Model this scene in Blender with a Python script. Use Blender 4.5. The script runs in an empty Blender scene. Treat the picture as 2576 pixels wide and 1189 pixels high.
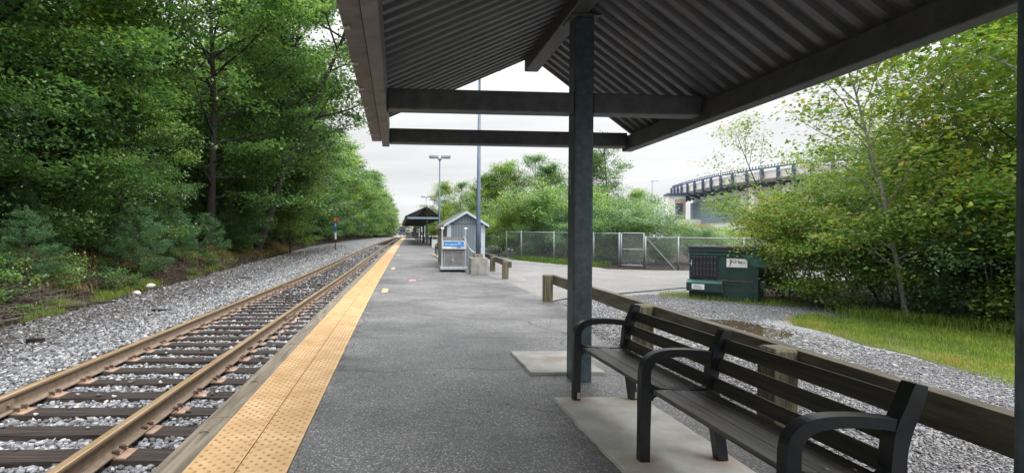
import bpy, math, random
import numpy as np
from mathutils import Vector, Matrix
R = math.radians
rnd = random.Random(7)

# ------------------------------------------------------------ camera, sky, sun, exposure
sc = bpy.context.scene
col = sc.collection
cam_d = bpy.data.cameras.new('camera'); cam = bpy.data.objects.new('camera', cam_d); col.objects.link(cam)
cam_d.sensor_fit = 'HORIZONTAL'; cam_d.sensor_width = 36; cam_d.lens = 36 * 1250 / 2576
cam_d.shift_x = 0.0858; cam_d.shift_y = 0.0004
cam_d.clip_start = 0.05; cam_d.clip_end = 3000
YAW = math.atan(69 / 1250)
cam.matrix_world = Matrix.Translation((0, 0, 1.42)) @ Matrix.Rotation(-YAW, 4, 'Z') @ Matrix.Rotation(R(90), 4, 'X') @ Matrix.Rotation(0.0086, 4, 'Z')
sc.camera = cam
sc.view_settings.view_transform = 'Standard'; sc.view_settings.look = 'None'
sc.view_settings.exposure = 0.6; sc.view_settings.gamma = 1
sc.cycles.max_bounces = 10; sc.cycles.diffuse_bounces = 5; sc.cycles.transparent_max_bounces = 8
sc.cycles.use_denoising = True
sc.cycles.sample_clamp_indirect = 6

SUN_EL, SUN_AZ = 57, 135          # degrees; soft overcast light from behind-right
w = bpy.data.worlds.new('World'); sc.world = w; w.use_nodes = True
nt = w.node_tree; N = nt.nodes; L = nt.links; N.clear()
out = N.new('ShaderNodeOutputWorld'); bg = N.new('ShaderNodeBackground'); L.new(bg.outputs[0], out.inputs[0])
bg.inputs['Strength'].default_value = 1.0
sky = N.new('ShaderNodeTexSky'); sky.sky_type = 'NISHITA'; sky.sun_disc = False
sky.sun_elevation = R(SUN_EL); sky.sun_rotation = R(SUN_AZ)
tc = N.new('ShaderNodeTexCoord'); sep = N.new('ShaderNodeSeparateXYZ'); L.new(tc.outputs['Generated'], sep.inputs[0])
grad = N.new('ShaderNodeValToRGB'); L.new(sep.outputs['Z'], grad.inputs[0])
ce = grad.color_ramp.elements
ce[0].position = 0.0; ce[0].color = (.64, .648, .66, 1)
ce[1].position = 0.42; ce[1].color = (.84, .84, .845, 1)
e = ce.new(0.12); e.color = (.67, .673, .68, 1)
e = ce.new(0.25); e.color = (.75, .75, .752, 1)
e = ce.new(0.75); e.color = (3.0, 3.05, 3.15, 1)
mp = N.new('ShaderNodeMapping'); mp.inputs['Scale'].default_value = (1.6, 1.6, 14); L.new(tc.outputs['Generated'], mp.inputs[0])
cn = N.new('ShaderNodeTexNoise'); cn.inputs['Scale'].default_value = 1.6; cn.inputs['Detail'].default_value = 5; L.new(mp.outputs[0], cn.inputs[0])
cr = N.new('ShaderNodeMapRange'); cr.inputs[1].default_value = .3; cr.inputs[2].default_value = .7; cr.inputs[3].default_value = .8; cr.inputs[4].default_value = 1.05
L.new(cn.outputs['Fac'], cr.inputs[0])
mul = N.new('ShaderNodeVectorMath'); mul.operation = 'SCALE'; L.new(grad.outputs[0], mul.inputs[0]); L.new(cr.outputs[0], mul.inputs['Scale'])
skm = N.new('ShaderNodeVectorMath'); skm.operation = 'SCALE'; skm.inputs['Scale'].default_value = 0.1; L.new(sky.outputs[0], skm.inputs[0])
mx = N.new('ShaderNodeMix'); mx.data_type = 'RGBA'; mx.inputs[0].default_value = 0.95
L.new(skm.outputs[0], mx.inputs[6]); L.new(mul.outputs[0], mx.inputs[7]); L.new(mx.outputs[2], bg.inputs[0])
sd = bpy.data.lights.new('sun', 'SUN'); sd.energy = 1.5; sd.angle = R(35); sd.color = (1, .96, .9)
so = bpy.data.objects.new('sun', sd); col.objects.link(so)
so.rotation_euler = (R(90 - SUN_EL), 0, R(180 - SUN_AZ)); so.location = (0, 0, 40)

# ------------------------------------------------------------ helpers
def tag(o, label=None, cat=None, group=None, kind=None):
    if label: o['label'] = label
    if cat: o['category'] = cat
    if group: o['group'] = group
    if kind: o['kind'] = kind
    return o
def empty(name, loc, label=None, cat=None, group=None, rz=0):
    o = bpy.data.objects.new(name, None); col.objects.link(o); o.location = loc; o.rotation_euler[2] = rz
    o.empty_display_size = .2
    return tag(o, label, cat, group)
def link(name, me, parent=None, loc=None):
    o = bpy.data.objects.new(name, me); col.objects.link(o)
    if parent: o.parent = parent
    if loc is not None: o.location = loc
    return o
def copy_tree(o, parent=None):
    c = o.copy(); col.objects.link(c); c.parent = parent
    for ch in list(o.children): copy_tree(ch, c)
    return c

class MB:
    def __init__(s): s.v = []; s.f = []; s.m = []
    def add(s, vs, fs, mi=0):
        n = len(s.v); s.v += [tuple(p) for p in vs]
        for f in fs: s.f.append([i + n for i in f]); s.m.append(mi)
        return s
    def box(s, x0, x1, y0, y1, z0, z1, mi=0, M=None):
        vs = [Vector(p) for p in ((x0,y0,z0),(x1,y0,z0),(x1,y1,z0),(x0,y1,z0),(x0,y0,z1),(x1,y0,z1),(x1,y1,z1),(x0,y1,z1))]
        if M: vs = [M @ p for p in vs]
        return s.add(vs, [(0,3,2,1),(4,5,6,7),(0,1,5,4),(1,2,6,5),(2,3,7,6),(3,0,4,7)], mi)
    def beam(s, a, b, wd, ht, mi=0, up=(0,0,1)):      # rectangular bar from a to b
        a, b = Vector(a), Vector(b); d = (b - a).normalized(); u = Vector(up)
        sd = d.cross(u).normalized(); u = sd.cross(d).normalized()
        vs = [p + sd*x*wd/2 + u*z*ht/2 for p in (a, b) for x, z in ((-1,-1),(1,-1),(1,1),(-1,1))]
        return s.add(vs, [(0,1,2,3),(7,6,5,4),(0,4,5,1),(1,5,6,2),(2,6,7,3),(3,7,4,0)], mi)
    def tube(s, pts, rad, n=8, mi=0, cap=True):
        pts = [Vector(p) for p in pts]; rad = rad if hasattr(rad, '__len__') else [rad]*len(pts)
        vs = []; ref = Vector((.13, .97, .2)).normalized()
        for i, p in enumerate(pts):
            d = (pts[min(i+1, len(pts)-1)] - pts[max(i-1, 0)]).normalized()
            if abs(d.dot(ref)) > .95: ref = Vector((1, .1, 0)).normalized()
            a = d.cross(ref).normalized(); b = d.cross(a)
            vs += [p + (a*math.cos(t) + b*math.sin(t))*rad[i] for t in [2*math.pi*k/n for k in range(n)]]
        fs = [(i*n+k, i*n+(k+1)%n, (i+1)*n+(k+1)%n, (i+1)*n+k) for i in range(len(pts)-1) for k in range(n)]
        if cap: fs += [tuple(range(n))[::-1], tuple((len(pts)-1)*n+k for k in range(n))]
        return s.add(vs, fs, mi)
    def prism(s, poly, axis, a, b, mi=0):             # extrude a 2D polygon along an axis
        def P(p, t): return {'X': (t, p[0], p[1]), 'Y': (p[0], t, p[1]), 'Z': (p[0], p[1], t)}[axis]
        n = len(poly); vs = [P(p, a) for p in poly] + [P(p, b) for p in poly]
        return s.add(vs, [tuple(range(n)), tuple(range(2*n-1, n-1, -1))] + [(i, (i+1)%n, n+(i+1)%n, n+i) for i in range(n)], mi)
    def strip(s, path, widths, y0, y1, mi=0):         # flat curved bar in the XZ plane, thickness y0..y1
        def cm(a, b_, c, d, t): return .5*(2*b_+(c-a)*t+(2*a-5*b_+4*c-d)*t*t+(3*b_-a-3*c+d)*t**3)
        q = [(p[0], p[1], w_) for p, w_ in zip(path, widths)]; o_ = []
        for i in range(len(q)-1):
            a, b_, c, d = q[max(i-1, 0)], q[i], q[i+1], q[min(i+2, len(q)-1)]
            for k_ in range(3): o_.append(tuple(cm(a[j], b_[j], c[j], d[j], k_/3) for j in range(3)))
        o_.append(q[-1]); path = [(p[0], p[1]) for p in o_]; widths = [p[2] for p in o_]
        P = [Vector((p[0], p[1])) for p in path]; Lf, Rt = [], []
        for i, p in enumerate(P):
            d = (P[min(i+1, len(P)-1)] - P[max(i-1, 0)]).normalized(); n = Vector((-d.y, d.x))
            Lf.append(p + n*widths[i]/2); Rt.append(p - n*widths[i]/2)
        k = len(P); vs = []
        for y in (y0, y1): vs += [(q.x, y, q.y) for q in Lf] + [(q.x, y, q.y) for q in Rt]
        fs = []
        for i in range(k-1):
            fs += [(i, i+1, k+i+1, k+i), (2*k+i, 3*k+i, 3*k+i+1, 2*k+i+1), (i, 2*k+i, 2*k+i+1, i+1), (k+i, k+i+1, 3*k+i+1, 3*k+i)]
        fs += [(0, k, 3*k, 2*k), (k-1, 3*k-1, 4*k-1, 2*k-1)]
        return s.add(vs, fs, mi)
    def build(s, name, mats, parent=None, smooth=False, bevel=0, loc=None):
        me = bpy.data.meshes.new(name); me.from_pydata(s.v, [], s.f)
        for m in (mats if isinstance(mats, (list, tuple)) else [mats]): me.materials.append(m)
        me.polygons.foreach_set('material_index', s.m)
        if smooth: me.polygons.foreach_set('use_smooth', [True]*len(s.f))
        me.update()
        import bmesh
        bm = bmesh.new(); bm.from_mesh(me); bmesh.ops.recalc_face_normals(bm, faces=bm.faces); bm.to_mesh(me); bm.free()
        o = link(name, me, parent, loc)
        if bevel:
            b = o.modifiers.new('bevel', 'BEVEL'); b.width = bevel; b.segments = 2; b.limit_method = 'ANGLE'; b.angle_limit = R(40)
        return o

def quads_mesh(name, V, var, mat, nv=4, smooth=False):
    """V: (n*nv,3) array of separate polygons; var: per-face value"""
    n = len(V)//nv
    me = bpy.data.meshes.new(name); me.vertices.add(len(V)); me.vertices.foreach_set('co', np.ascontiguousarray(V, dtype=np.float32).ravel())
    me.loops.add(len(V)); me.loops.foreach_set('vertex_index', np.arange(len(V), dtype=np.int32))
    me.polygons.add(n); me.polygons.foreach_set('loop_start', np.arange(0, len(V), nv, dtype=np.int32))
    a = me.attributes.new('var', 'FLOAT', 'FACE'); a.data.foreach_set('value', np.asarray(var, dtype=np.float32))
    me.materials.append(mat); me.update(calc_edges=True)
    return me

# ------------------------------------------------------------ materials
def mat(name, base, rough=.7, metal=0, ns=None, amp=.25, col2=None, bump=0, bscale=None, spec=.5, detail=6, stretch=None, obj=True, dist=0.01):
    """principled; noise varies base towards col2 (or lighter/darker), optional bump"""
    m = bpy.data.materials.new(name); m.use_nodes = True; t = m.node_tree; n = t.nodes; p = n['Principled BSDF']
    p.inputs['Roughness'].default_value = rough; p.inputs['Metallic'].default_value = metal
    p.inputs['Specular IOR Level'].default_value = spec
    p.inputs['Base Color'].default_value = (*base, 1)
    if ns:
        tcn = n.new('ShaderNodeTexCoord'); src = tcn.outputs['Object']
        if stretch:
            mpn = n.new('ShaderNodeMapping'); mpn.inputs['Scale'].default_value = stretch; t.links.new(src, mpn.inputs[0]); src = mpn.outputs[0]
        no = n.new('ShaderNodeTexNoise'); no.inputs['Scale'].default_value = ns; no.inputs['Detail'].default_value = detail; no.inputs['Roughness'].default_value = .62
        t.links.new(src, no.inputs['Vector'])
        rp = n.new('ShaderNodeValToRGB'); t.links.new(no.outputs['Fac'], rp.inputs[0])
        c2 = col2 or tuple(min(1, c*(1+amp)) for c in base)
        c1 = base if col2 else tuple(c*(1-amp) for c in base)
        rp.color_ramp.elements[0].position = .35; rp.color_ramp.elements[0].color = (*c1, 1)
        rp.color_ramp.elements[1].position = .65; rp.color_ramp.elements[1].color = (*c2, 1)
        t.links.new(rp.outputs[0], p.inputs['Base Color'])
        if bump:
            b = n.new('ShaderNodeBump'); b.inputs['Strength'].default_value = bump; b.inputs['Distance'].default_value = dist
            nb = n.new('ShaderNodeTexNoise'); nb.inputs['Scale'].default_value = bscale or ns*4; nb.inputs['Detail'].default_value = 4
            t.links.new(src, nb.inputs['Vector']); t.links.new(nb.outputs['Fac'], b.inputs['Height']); t.links.new(b.outputs[0], p.inputs['Normal'])
    return m

def ramp(n, t, src, stops):
    rp = n.new('ShaderNodeValToRGB'); t.links.new(src, rp.inputs[0]); el = rp.color_ramp.elements
    while len(el) < len(stops): el.new(.5)
    for e_, (p_, c_) in zip(el, stops): e_.position = p_; e_.color = (*c_, 1)
    return rp.outputs[0]

def ground_mat(name, stops, patches=None, vor=60, rough=.85, bump=.5, dist=.006, spec=.4, pscale=.7):
    """speckled aggregate: voronoi cell colours, broad stains mixed over, bump"""
    m = bpy.data.materials.new(name); m.use_nodes = True; t = m.node_tree; n = t.nodes; p = n['Principled BSDF']
    p.inputs['Roughness'].default_value = rough; p.inputs['Specular IOR Level'].default_value = spec
    tcn = n.new('ShaderNodeTexCoord'); o = tcn.outputs['Object']
    v = n.new('ShaderNodeTexVoronoi'); v.inputs['Scale'].default_value = vor; t.links.new(o, v.inputs['Vector'])
    sp = n.new('ShaderNodeSeparateColor'); t.links.new(v.outputs['Color'], sp.inputs[0])
    c = ramp(n, t, sp.outputs[0], stops)
    no = n.new('ShaderNodeTexNoise'); no.inputs['Scale'].default_value = pscale; no.inputs['Detail'].default_value = 7; no.inputs['Roughness'].default_value = .65
    t.links.new(o, no.inputs['Vector'])
    mr = n.new('ShaderNodeMapRange'); mr.inputs[1].default_value = .35; mr.inputs[2].default_value = .68
    mr.inputs[3].default_value = (patches or (.75, 1.25))[0]; mr.inputs[4].default_value = (patches or (.75, 1.25))[1]
    t.links.new(no.outputs['Fac'], mr.inputs[0])
    vm = n.new('ShaderNodeVectorMath'); vm.operation = 'SCALE'; t.links.new(c, vm.inputs[0]); t.links.new(mr.outputs[0], vm.inputs['Scale'])
    t.links.new(vm.outputs[0], p.inputs['Base Color'])
    b = n.new('ShaderNodeBump'); b.inputs['Strength'].default_value = bump; b.inputs['Distance'].default_value = dist
    t.links.new(sp.outputs[1], b.inputs['Height']); t.links.new(b.outputs[0], p.inputs['Normal'])
    return m

def var_mat(name, stops, rough=.8, transl=0, spec=.3, objrand=0.0):
    """colour from the per-face attribute; translucent leaves"""
    m = bpy.data.materials.new(name); m.use_nodes = True; t = m.node_tree; n = t.nodes; p = n['Principled BSDF']
    p.inputs['Roughness'].default_value = rough; p.inputs['Specular IOR Level'].default_value = spec
    a = n.new('ShaderNodeAttribute'); a.attribute_name = 'var'
    src = a.outputs['Fac']
    if objrand:
        oi = n.new('ShaderNodeObjectInfo'); ma = n.new('ShaderNodeMath'); ma.operation = 'MULTIPLY_ADD'
        t.links.new(oi.outputs['Random'], ma.inputs[0]); ma.inputs[1].default_value = objrand; 
        mb = n.new('ShaderNodeMath'); mb.operation = 'SUBTRACT'; t.links.new(src, mb.inputs[0]); mb.inputs[1].default_value = objrand/2
        t.links.new(mb.outputs[0], ma.inputs[2]); src = ma.outputs[0]
    c = ramp(n, t, src, stops); t.links.new(c, p.inputs['Base Color'])
    if transl:
        tr = n.new('ShaderNodeBsdfTranslucent')
        vm = n.new('ShaderNodeVectorMath'); vm.operation = 'MULTIPLY'; vm.inputs[1].default_value = (1.25, 1.35, .6)
        t.links.new(c, vm.inputs[0]); t.links.new(vm.outputs[0], tr.inputs[0])
        mxs = n.new('ShaderNodeMixShader'); mxs.inputs[0].default_value = transl
        t.links.new(p.outputs[0], mxs.inputs[1]); t.links.new(tr.outputs[0], mxs.inputs[2]); t.links.new(mxs.outputs[0], n['Material Output'].inputs[0])
    return m

M = {}
M['asphalt'] = ground_mat('asphalt', [(0, (.05,.05,.051)), (.55, (.1,.099,.1)), (.88, (.175,.172,.168)), (.96, (.38,.365,.35))], (.5, 1.4), vor=120, rough=.62, bump=.5, dist=.004, spec=.5, pscale=.55)
def add_cracks(m, scale=.33, amt=.55, wd=.006):
    t = m.node_tree; n = t.nodes; p = n['Principled BSDF']; src = p.inputs['Base Color'].links[0].from_socket
    tcn = n.new('ShaderNodeTexCoord'); nz = n.new('ShaderNodeTexNoise'); nz.inputs['Scale'].default_value = 1.4; nz.inputs['Detail'].default_value = 6
    t.links.new(tcn.outputs['Object'], nz.inputs['Vector'])
    ad = n.new('ShaderNodeVectorMath'); ad.operation = 'MULTIPLY_ADD'; ad.inputs[1].default_value = (.9, .9, 0); t.links.new(nz.outputs['Color'], ad.inputs[0]); t.links.new(tcn.outputs['Object'], ad.inputs[2])
    v = n.new('ShaderNodeTexVoronoi'); v.feature = 'DISTANCE_TO_EDGE'; v.inputs['Scale'].default_value = scale; t.links.new(ad.outputs[0], v.inputs['Vector'])
    mr = n.new('ShaderNodeMapRange'); mr.inputs[1].default_value = 0; mr.inputs[2].default_value = wd; mr.inputs[3].default_value = 1-amt; mr.inputs[4].default_value = 1; t.links.new(v.outputs['Distance'], mr.inputs[0])
    mpn = n.new('ShaderNodeMapping'); mpn.inputs['Scale'].default_value = (.5, 2.6, 1); t.links.new(tcn.outputs['Object'], mpn.inputs[0])
    n2 = n.new('ShaderNodeTexNoise'); n2.inputs['Scale'].default_value = 1.3; n2.inputs['Detail'].default_value = 8; n2.inputs['Roughness'].default_value = .7; t.links.new(mpn.outputs[0], n2.inputs['Vector'])
    m2 = n.new('ShaderNodeMapRange'); m2.inputs[1].default_value = .36; m2.inputs[2].default_value = .6; m2.inputs[3].default_value = .72; m2.inputs[4].default_value = 1.12; t.links.new(n2.outputs['Fac'], m2.inputs[0])
    mm = n.new('ShaderNodeMath'); mm.operation = 'MULTIPLY'; t.links.new(mr.outputs[0], mm.inputs[0]); t.links.new(m2.outputs[0], mm.inputs[1])
    vm = n.new('ShaderNodeVectorMath'); vm.operation = 'SCALE'; t.links.new(src, vm.inputs[0]); t.links.new(mm.outputs[0], vm.inputs['Scale']); t.links.new(vm.outputs[0], p.inputs['Base Color'])
    rr = n.new('ShaderNodeMapRange'); rr.inputs[1].default_value = .35; rr.inputs[2].default_value = .65; rr.inputs[3].default_value = .42; rr.inputs[4].default_value = .72; t.links.new(n2.outputs['Fac'], rr.inputs[0]); t.links.new(rr.outputs[0], p.inputs['Roughness'])
add_cracks(M['asphalt'], .3, .7, .009)
M['road'] = ground_mat('pale_asphalt', [(0, (.12,.112,.11)), (.6, (.17,.162,.16)), (.9, (.27,.26,.25))], (.85, 1.15), vor=90, rough=.75, bump=.3, dist=.003)
add_cracks(M['road'], .2, .4, .004)
M['ballast'] = ground_mat('ballast_bed', [(0, (.05,.045,.042)), (.3, (.11,.108,.11)), (.65, (.19,.195,.21)), (1, (.38,.37,.36))], (.65, 1.1), vor=17, rough=.85, bump=1, dist=.03, pscale=.35)
M['gravel'] = ground_mat('gravel_bed', [(0, (.12,.12,.125)), (.4, (.21,.21,.22)), (.75, (.31,.305,.3)), (1, (.5,.47,.44))], (.75, 1.15), vor=70, rough=.8, bump=1, dist=.015)
M['soil'] = ground_mat('litter_soil', [(0, (.014,.011,.009)), (.5, (.035,.026,.019)), (.8, (.07,.048,.033)), (1, (.14,.105,.08))], (.5, 1.3), vor=26, rough=.95, bump=1, dist=.03, spec=.15, pscale=.9)
M['turf'] = ground_mat('turf', [(0, (.05,.07,.02)), (.5, (.1,.13,.03)), (1, (.16,.15,.06))], (.7, 1.2), vor=50, rough=.95, bump=.8, dist=.02, spec=.15)
M['concrete'] = mat('concrete', (.29,.28,.255), .85, ns=3.5, col2=(.4,.39,.365), bump=.3, bscale=70, spec=.3)
def add_rust(m):
    t = m.node_tree; n = t.nodes; p = n['Principled BSDF']; src = p.inputs['Base Color'].links[0].from_socket
    tcn = n.new('ShaderNodeTexCoord'); nz = n.new('ShaderNodeTexNoise'); nz.inputs['Scale'].default_value = 2.6; nz.inputs['Detail'].default_value = 7; t.links.new(tcn.outputs['Object'], nz.inputs['Vector'])
    mr = n.new('ShaderNodeMapRange'); mr.inputs[1].default_value = .55; mr.inputs[2].default_value = .72; mr.inputs[4].default_value = .5; t.links.new(nz.outputs['Fac'], mr.inputs[0])
    fac = mr.outputs[0]
    for (lx, ly) in ((1.56, 4.2), (2.06, 4.2), (1.56, 3.03), (2.06, 3.03), (1.56, 1.88), (2.06, 1.88)):
        ds = n.new('ShaderNodeVectorMath'); ds.operation = 'DISTANCE'; ds.inputs[1].default_value = (lx, ly, .03); t.links.new(tcn.outputs['Object'], ds.inputs[0])
        m3 = n.new('ShaderNodeMapRange'); m3.inputs[1].default_value = .03; m3.inputs[2].default_value = .17; m3.inputs[3].default_value = .95; m3.inputs[4].default_value = 0; t.links.new(ds.outputs['Value'], m3.inputs[0])
        m4 = n.new('ShaderNodeMath'); m4.operation = 'MULTIPLY'; t.links.new(m3.outputs[0], m4.inputs[0]); t.links.new(nz.outputs['Fac'], m4.inputs[1])
        m5 = n.new('ShaderNodeMath'); m5.operation = 'MAXIMUM'; t.links.new(fac, m5.inputs[0]); t.links.new(m4.outputs[0], m5.inputs[1]); fac = m5.outputs[0]
    mxx = n.new('ShaderNodeMix'); mxx.data_type = 'RGBA'; t.links.new(fac, mxx.inputs[0]); t.links.new(src, mxx.inputs[6]); mxx.inputs[7].default_value = (.27, .15, .075, 1); t.links.new(mxx.outputs[2], p.inputs['Base Color'])
add_rust(M['concrete'])
M['concrete_old'] = mat('stained_concrete', (.2,.19,.165), .9, ns=4, col2=(.34,.33,.3), bump=.5, bscale=50, spec=.3)
M['galv'] = mat('galvanised_steel', (.045,.07,.085), .45, metal=.3, ns=14, col2=(.085,.115,.135), bump=.05, detail=3)
M['galv_end_lit'] = mat('lit_end_beam', (.2,.29,.37), .5, ns=9, col2=(.26,.35,.43))  # paler, bluer steel: daylight on the far end beam is put in the colour
M['galv_dark'] = mat('dull_galvanised_beam', (.065,.069,.07), .55, metal=.3, ns=9, col2=(.105,.11,.11), bump=.05)
M['deck'] = mat('metal_deck', (.125,.128,.134), .48, metal=.3, ns=3, col2=(.195,.198,.205), stretch=(.5,3,1), bump=.05)
M['gutter'] = mat('weathered_gutter', (.14,.133,.127), .65, metal=.15, ns=7, col2=(.215,.205,.197), bump=.1)
M['rail_side'] = mat('rail_rust', (.16,.115,.08), .75, ns=14, col2=(.235,.175,.125), bump=.25)
M['rail_top'] = mat('rail_head', (.30,.2,.105), .4, metal=.4, ns=20, col2=(.42,.3,.18), stretch=(1,.05,1), bump=.05)
M['plate'] = mat('rusty_plate', (.19,.12,.085), .8, ns=9, col2=(.34,.225,.16), bump=.3)
M['bolt'] = mat('dark_rust', (.09,.055,.04), .8)
M['tie'] = mat('creosoted_timber', (.016,.0125,.011), .85, ns=5, col2=(.062,.049,.043), stretch=(.35,6,3), bump=.8, bscale=8, dist=.02, spec=.2)
M['timber'] = mat('wet_timber', (.085,.07,.045), .7, ns=5, col2=(.23,.19,.14), stretch=(5,.35,5), bump=.7, bscale=9)
M['fence_wood'] = mat('weathered_fence_timber', (.036,.031,.02), .8, ns=4, col2=(.12,.103,.07), stretch=(4,.5,4), bump=.6, bscale=12)
M['post_wood'] = mat('weathered_post_timber', (.055,.048,.027), .8, ns=5, col2=(.18,.155,.095), stretch=(6,6,.4), bump=.6, bscale=14)
M['tactile'] = mat('ochre_tactile', (.40,.24,.10), .65, ns=3.2, col2=(.55,.37,.195), bump=.15, bscale=120)
M['tactile_dome'] = mat('worn_dome', (.30,.155,.04), .55, ns=9, col2=(.46,.275,.09))
M['paint_yel'] = mat('worn_yellow_paint', (.5,.34,.14), .7, ns=20, col2=(.36,.28,.17))
M['paint_pink'] = mat('pink_spray_paint', (.75,.13,.2), .6, ns=16, col2=(.5,.25,.28))
M['slat'] = mat('dark_stained_slat', (.016,.013,.012), .38, ns=5, col2=(.048,.041,.038), stretch=(7,.4,7), bump=.3, bscale=12)
M['seat_slat'] = mat('worn_seat_slat', (.022,.02,.019), .38, ns=5, col2=(.115,.105,.098), stretch=(7,.45,7), bump=.35, bscale=14)
M['cast'] = mat('black_cast_iron', (.006,.0075,.0095), .36, ns=30, col2=(.012,.015,.019), spec=.5)
M['tab'] = mat('zinc_tab', (.4,.39,.36), .5, metal=.6)
M['green'] = mat('dumpster_green', (.005,.027,.023), .45, ns=3, col2=(.013,.045,.038), bump=.12, bscale=8, spec=.5)
M['green_worn'] = mat('worn_green_edge', (.02,.085,.072), .5, ns=9, col2=(.045,.14,.115))
M['rust'] = mat('rust_scrape', (.2,.1,.06), .85, ns=14, col2=(.05,.05,.04))
M['black_plastic'] = mat('black_plastic', (.012,.013,.016), .45, ns=8, col2=(.02,.021,.025))
M['lid'] = mat('grey_black_lid', (.03,.03,.035), .5, ns=4, col2=(.1,.1,.11))
M['white'] = mat('white_panel', (.78,.78,.78), .5, ns=6, col2=(.7,.7,.7))
M['inkgreen'] = mat('ink_green', (.03,.1,.07), .5)
M['ink'] = mat('ink_grey', (.1,.12,.15), .5)
M['siding'] = mat('blue_grey_siding', (.165,.2,.235), .65, ns=8, col2=(.2,.235,.27), stretch=(3,3,.4), bump=.15)
M['siding_side'] = mat('grey_side_boards', (.2,.2,.2), .7, ns=8, col2=(.26,.255,.25), stretch=(3,3,.4))
M['trim'] = mat('white_blue_trim', (.42,.49,.57), .6, ns=5, col2=(.5,.57,.65))
M['shingle'] = mat('roof_shingle', (.07,.065,.065), .9, ns=14, col2=(.15,.14,.14), bump=.6, bscale=30)
M['alum'] = mat('aluminium', (.5,.54,.58), .38, metal=.6, ns=8, col2=(.6,.64,.68))
M['steel'] = mat('dull_stainless', (.24,.24,.24), .35, metal=.7, ns=4, col2=(.34,.34,.34))
M['blue_sign'] = mat('blue_label', (.01,.23,.6), .45)
M['lampblue'] = mat('blue_grey_pole', (.085,.125,.185), .5, ns=3, col2=(.12,.16,.225), metal=.2)
M['lamphead'] = mat('lamp_housing', (.16,.22,.28), .45)
M['glass_l'] = mat('lamp_glass', (.6,.6,.58), .3)
M['wirefence'] = mat('galvanised_wire', (.27,.30,.32), .5, metal=.3)
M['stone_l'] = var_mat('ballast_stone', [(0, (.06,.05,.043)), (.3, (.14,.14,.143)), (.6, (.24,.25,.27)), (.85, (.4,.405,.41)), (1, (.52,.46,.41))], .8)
M['stone_r'] = var_mat('gravel_stone', [(0, (.09,.09,.095)), (.35, (.18,.18,.19)), (.7, (.3,.3,.31)), (.9, (.42,.38,.34)), (1, (.55,.53,.51))], .65)
M['rock'] = mat('pale_rock', (.42,.4,.38), .8, ns=6, col2=(.62,.6,.57), bump=.4)
M['bark'] = mat('dark_bark', (.022,.019,.016), .9, ns=7, col2=(.06,.052,.043), stretch=(3,3,.6), bump=.8, dist=.03)
M['bark_pale'] = mat('pale_bark', (.17,.16,.14), .85, ns=9, col2=(.34,.33,.3), stretch=(2,2,1), bump=.4)
M['twig'] = mat('dead_twig', (.1,.08,.07), .9, ns=9, col2=(.2,.17,.15))
M['leaf_oak'] = var_mat('oak_leaf', [(0, (.028,.062,.028)), (.3, (.072,.15,.055)), (.6, (.15,.27,.09)), (.9, (.31,.44,.17)), (1, (.48,.43,.1))], .34, .46, .6, .3)
M['leaf_blue'] = var_mat('bluish_leaf', [(0, (.04,.085,.046)), (.5, (.12,.22,.11)), (1, (.28,.42,.22))], .36, .38, .55, .22)
M['leaf_yel'] = var_mat('autumn_leaf', [(0, (.06,.12,.028)), (.4, (.15,.26,.05)), (.72, (.31,.38,.075)), (.93, (.44,.35,.05)), (1, (.42,.26,.04))], .5, .42, .4, .2)
M['leaf_green'] = var_mat('bush_leaf', [(0, (.06,.12,.035)), (.4, (.15,.26,.06)), (.8, (.28,.4,.09)), (.97, (.4,.42,.1)), (1, (.42,.3,.07))], .5, .4, .45, .2)
M['leaf_red'] = var_mat('rusty_leaf', [(0, (.12,.09,.03)), (.5, (.26,.12,.035)), (1, (.4,.2,.04))], .6, .3)
M['needle'] = var_mat('pine_needle', [(0, (.035,.09,.04)), (.5, (.085,.19,.08)), (1, (.19,.33,.13))], .55, .25, .4, .2)
M['grass'] = var_mat('grass_blade', [(0, (.07,.13,.022)), (.5, (.17,.26,.04)), (.8, (.28,.31,.065)), (1, (.36,.23,.1))], .6, .4)
M['drygrass'] = var_mat('dry_grass_blade', [(0, (.13,.15,.03)), (.5, (.28,.22,.08)), (1, (.42,.28,.15))], .7, .3)
M['litter'] = var_mat('leaf_litter', [(0, (.016,.012,.01)), (.5, (.055,.036,.027)), (.85, (.12,.08,.056)), (1, (.25,.19,.14))], .9)
m = mat('muddy_water', (.05,.035,.02), .06, ns=3, col2=(.09,.065,.04), spec=.6); M['water'] = m

# ------------------------------------------------------------ site profile (platform bends and climbs gently)
def bend(Y): return .028*(math.sqrt((Y-14)**2+64)+(Y-14))/2
def grade(Y):
    s_ = (math.sqrt((Y-20)**2+36)+(Y-20))/2
    return 1.64*(1-math.exp(-s_/70))
B0, G0 = bend(4), grade(4)
def bx(Y): return bend(Y)-B0
def gz(Y): return grade(Y)-G0
def toe(Y): return -6.95-.07*min(max(Y, 0), 60)
def sm(t): t = max(0, min(1, t)); return t*t*(3-2*t)
def bank_h(X, Y):                                       # left of the ballast toe
    t = toe(Y)-X
    n_ = .12*math.sin(X*1.7+Y*.9)+.08*math.sin(X*3.1-Y*2.3)+.05*math.sin(Y*4.1+X)
    return -.47 + 1.15*sm(t/3.6) + .035*max(0, t-3.6) + n_*sm(t/1.0)
def land_z(X, Y):
    """terrain height left of the platform at straight-site X"""
    if X > -4.4: return -.35+gz(Y)
    if X > toe(Y): return -.35-.12*((-4.4-X)/(-4.4-toe(Y)))+gz(Y)
    return bank_h(X, Y)+gz(Y)

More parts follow.
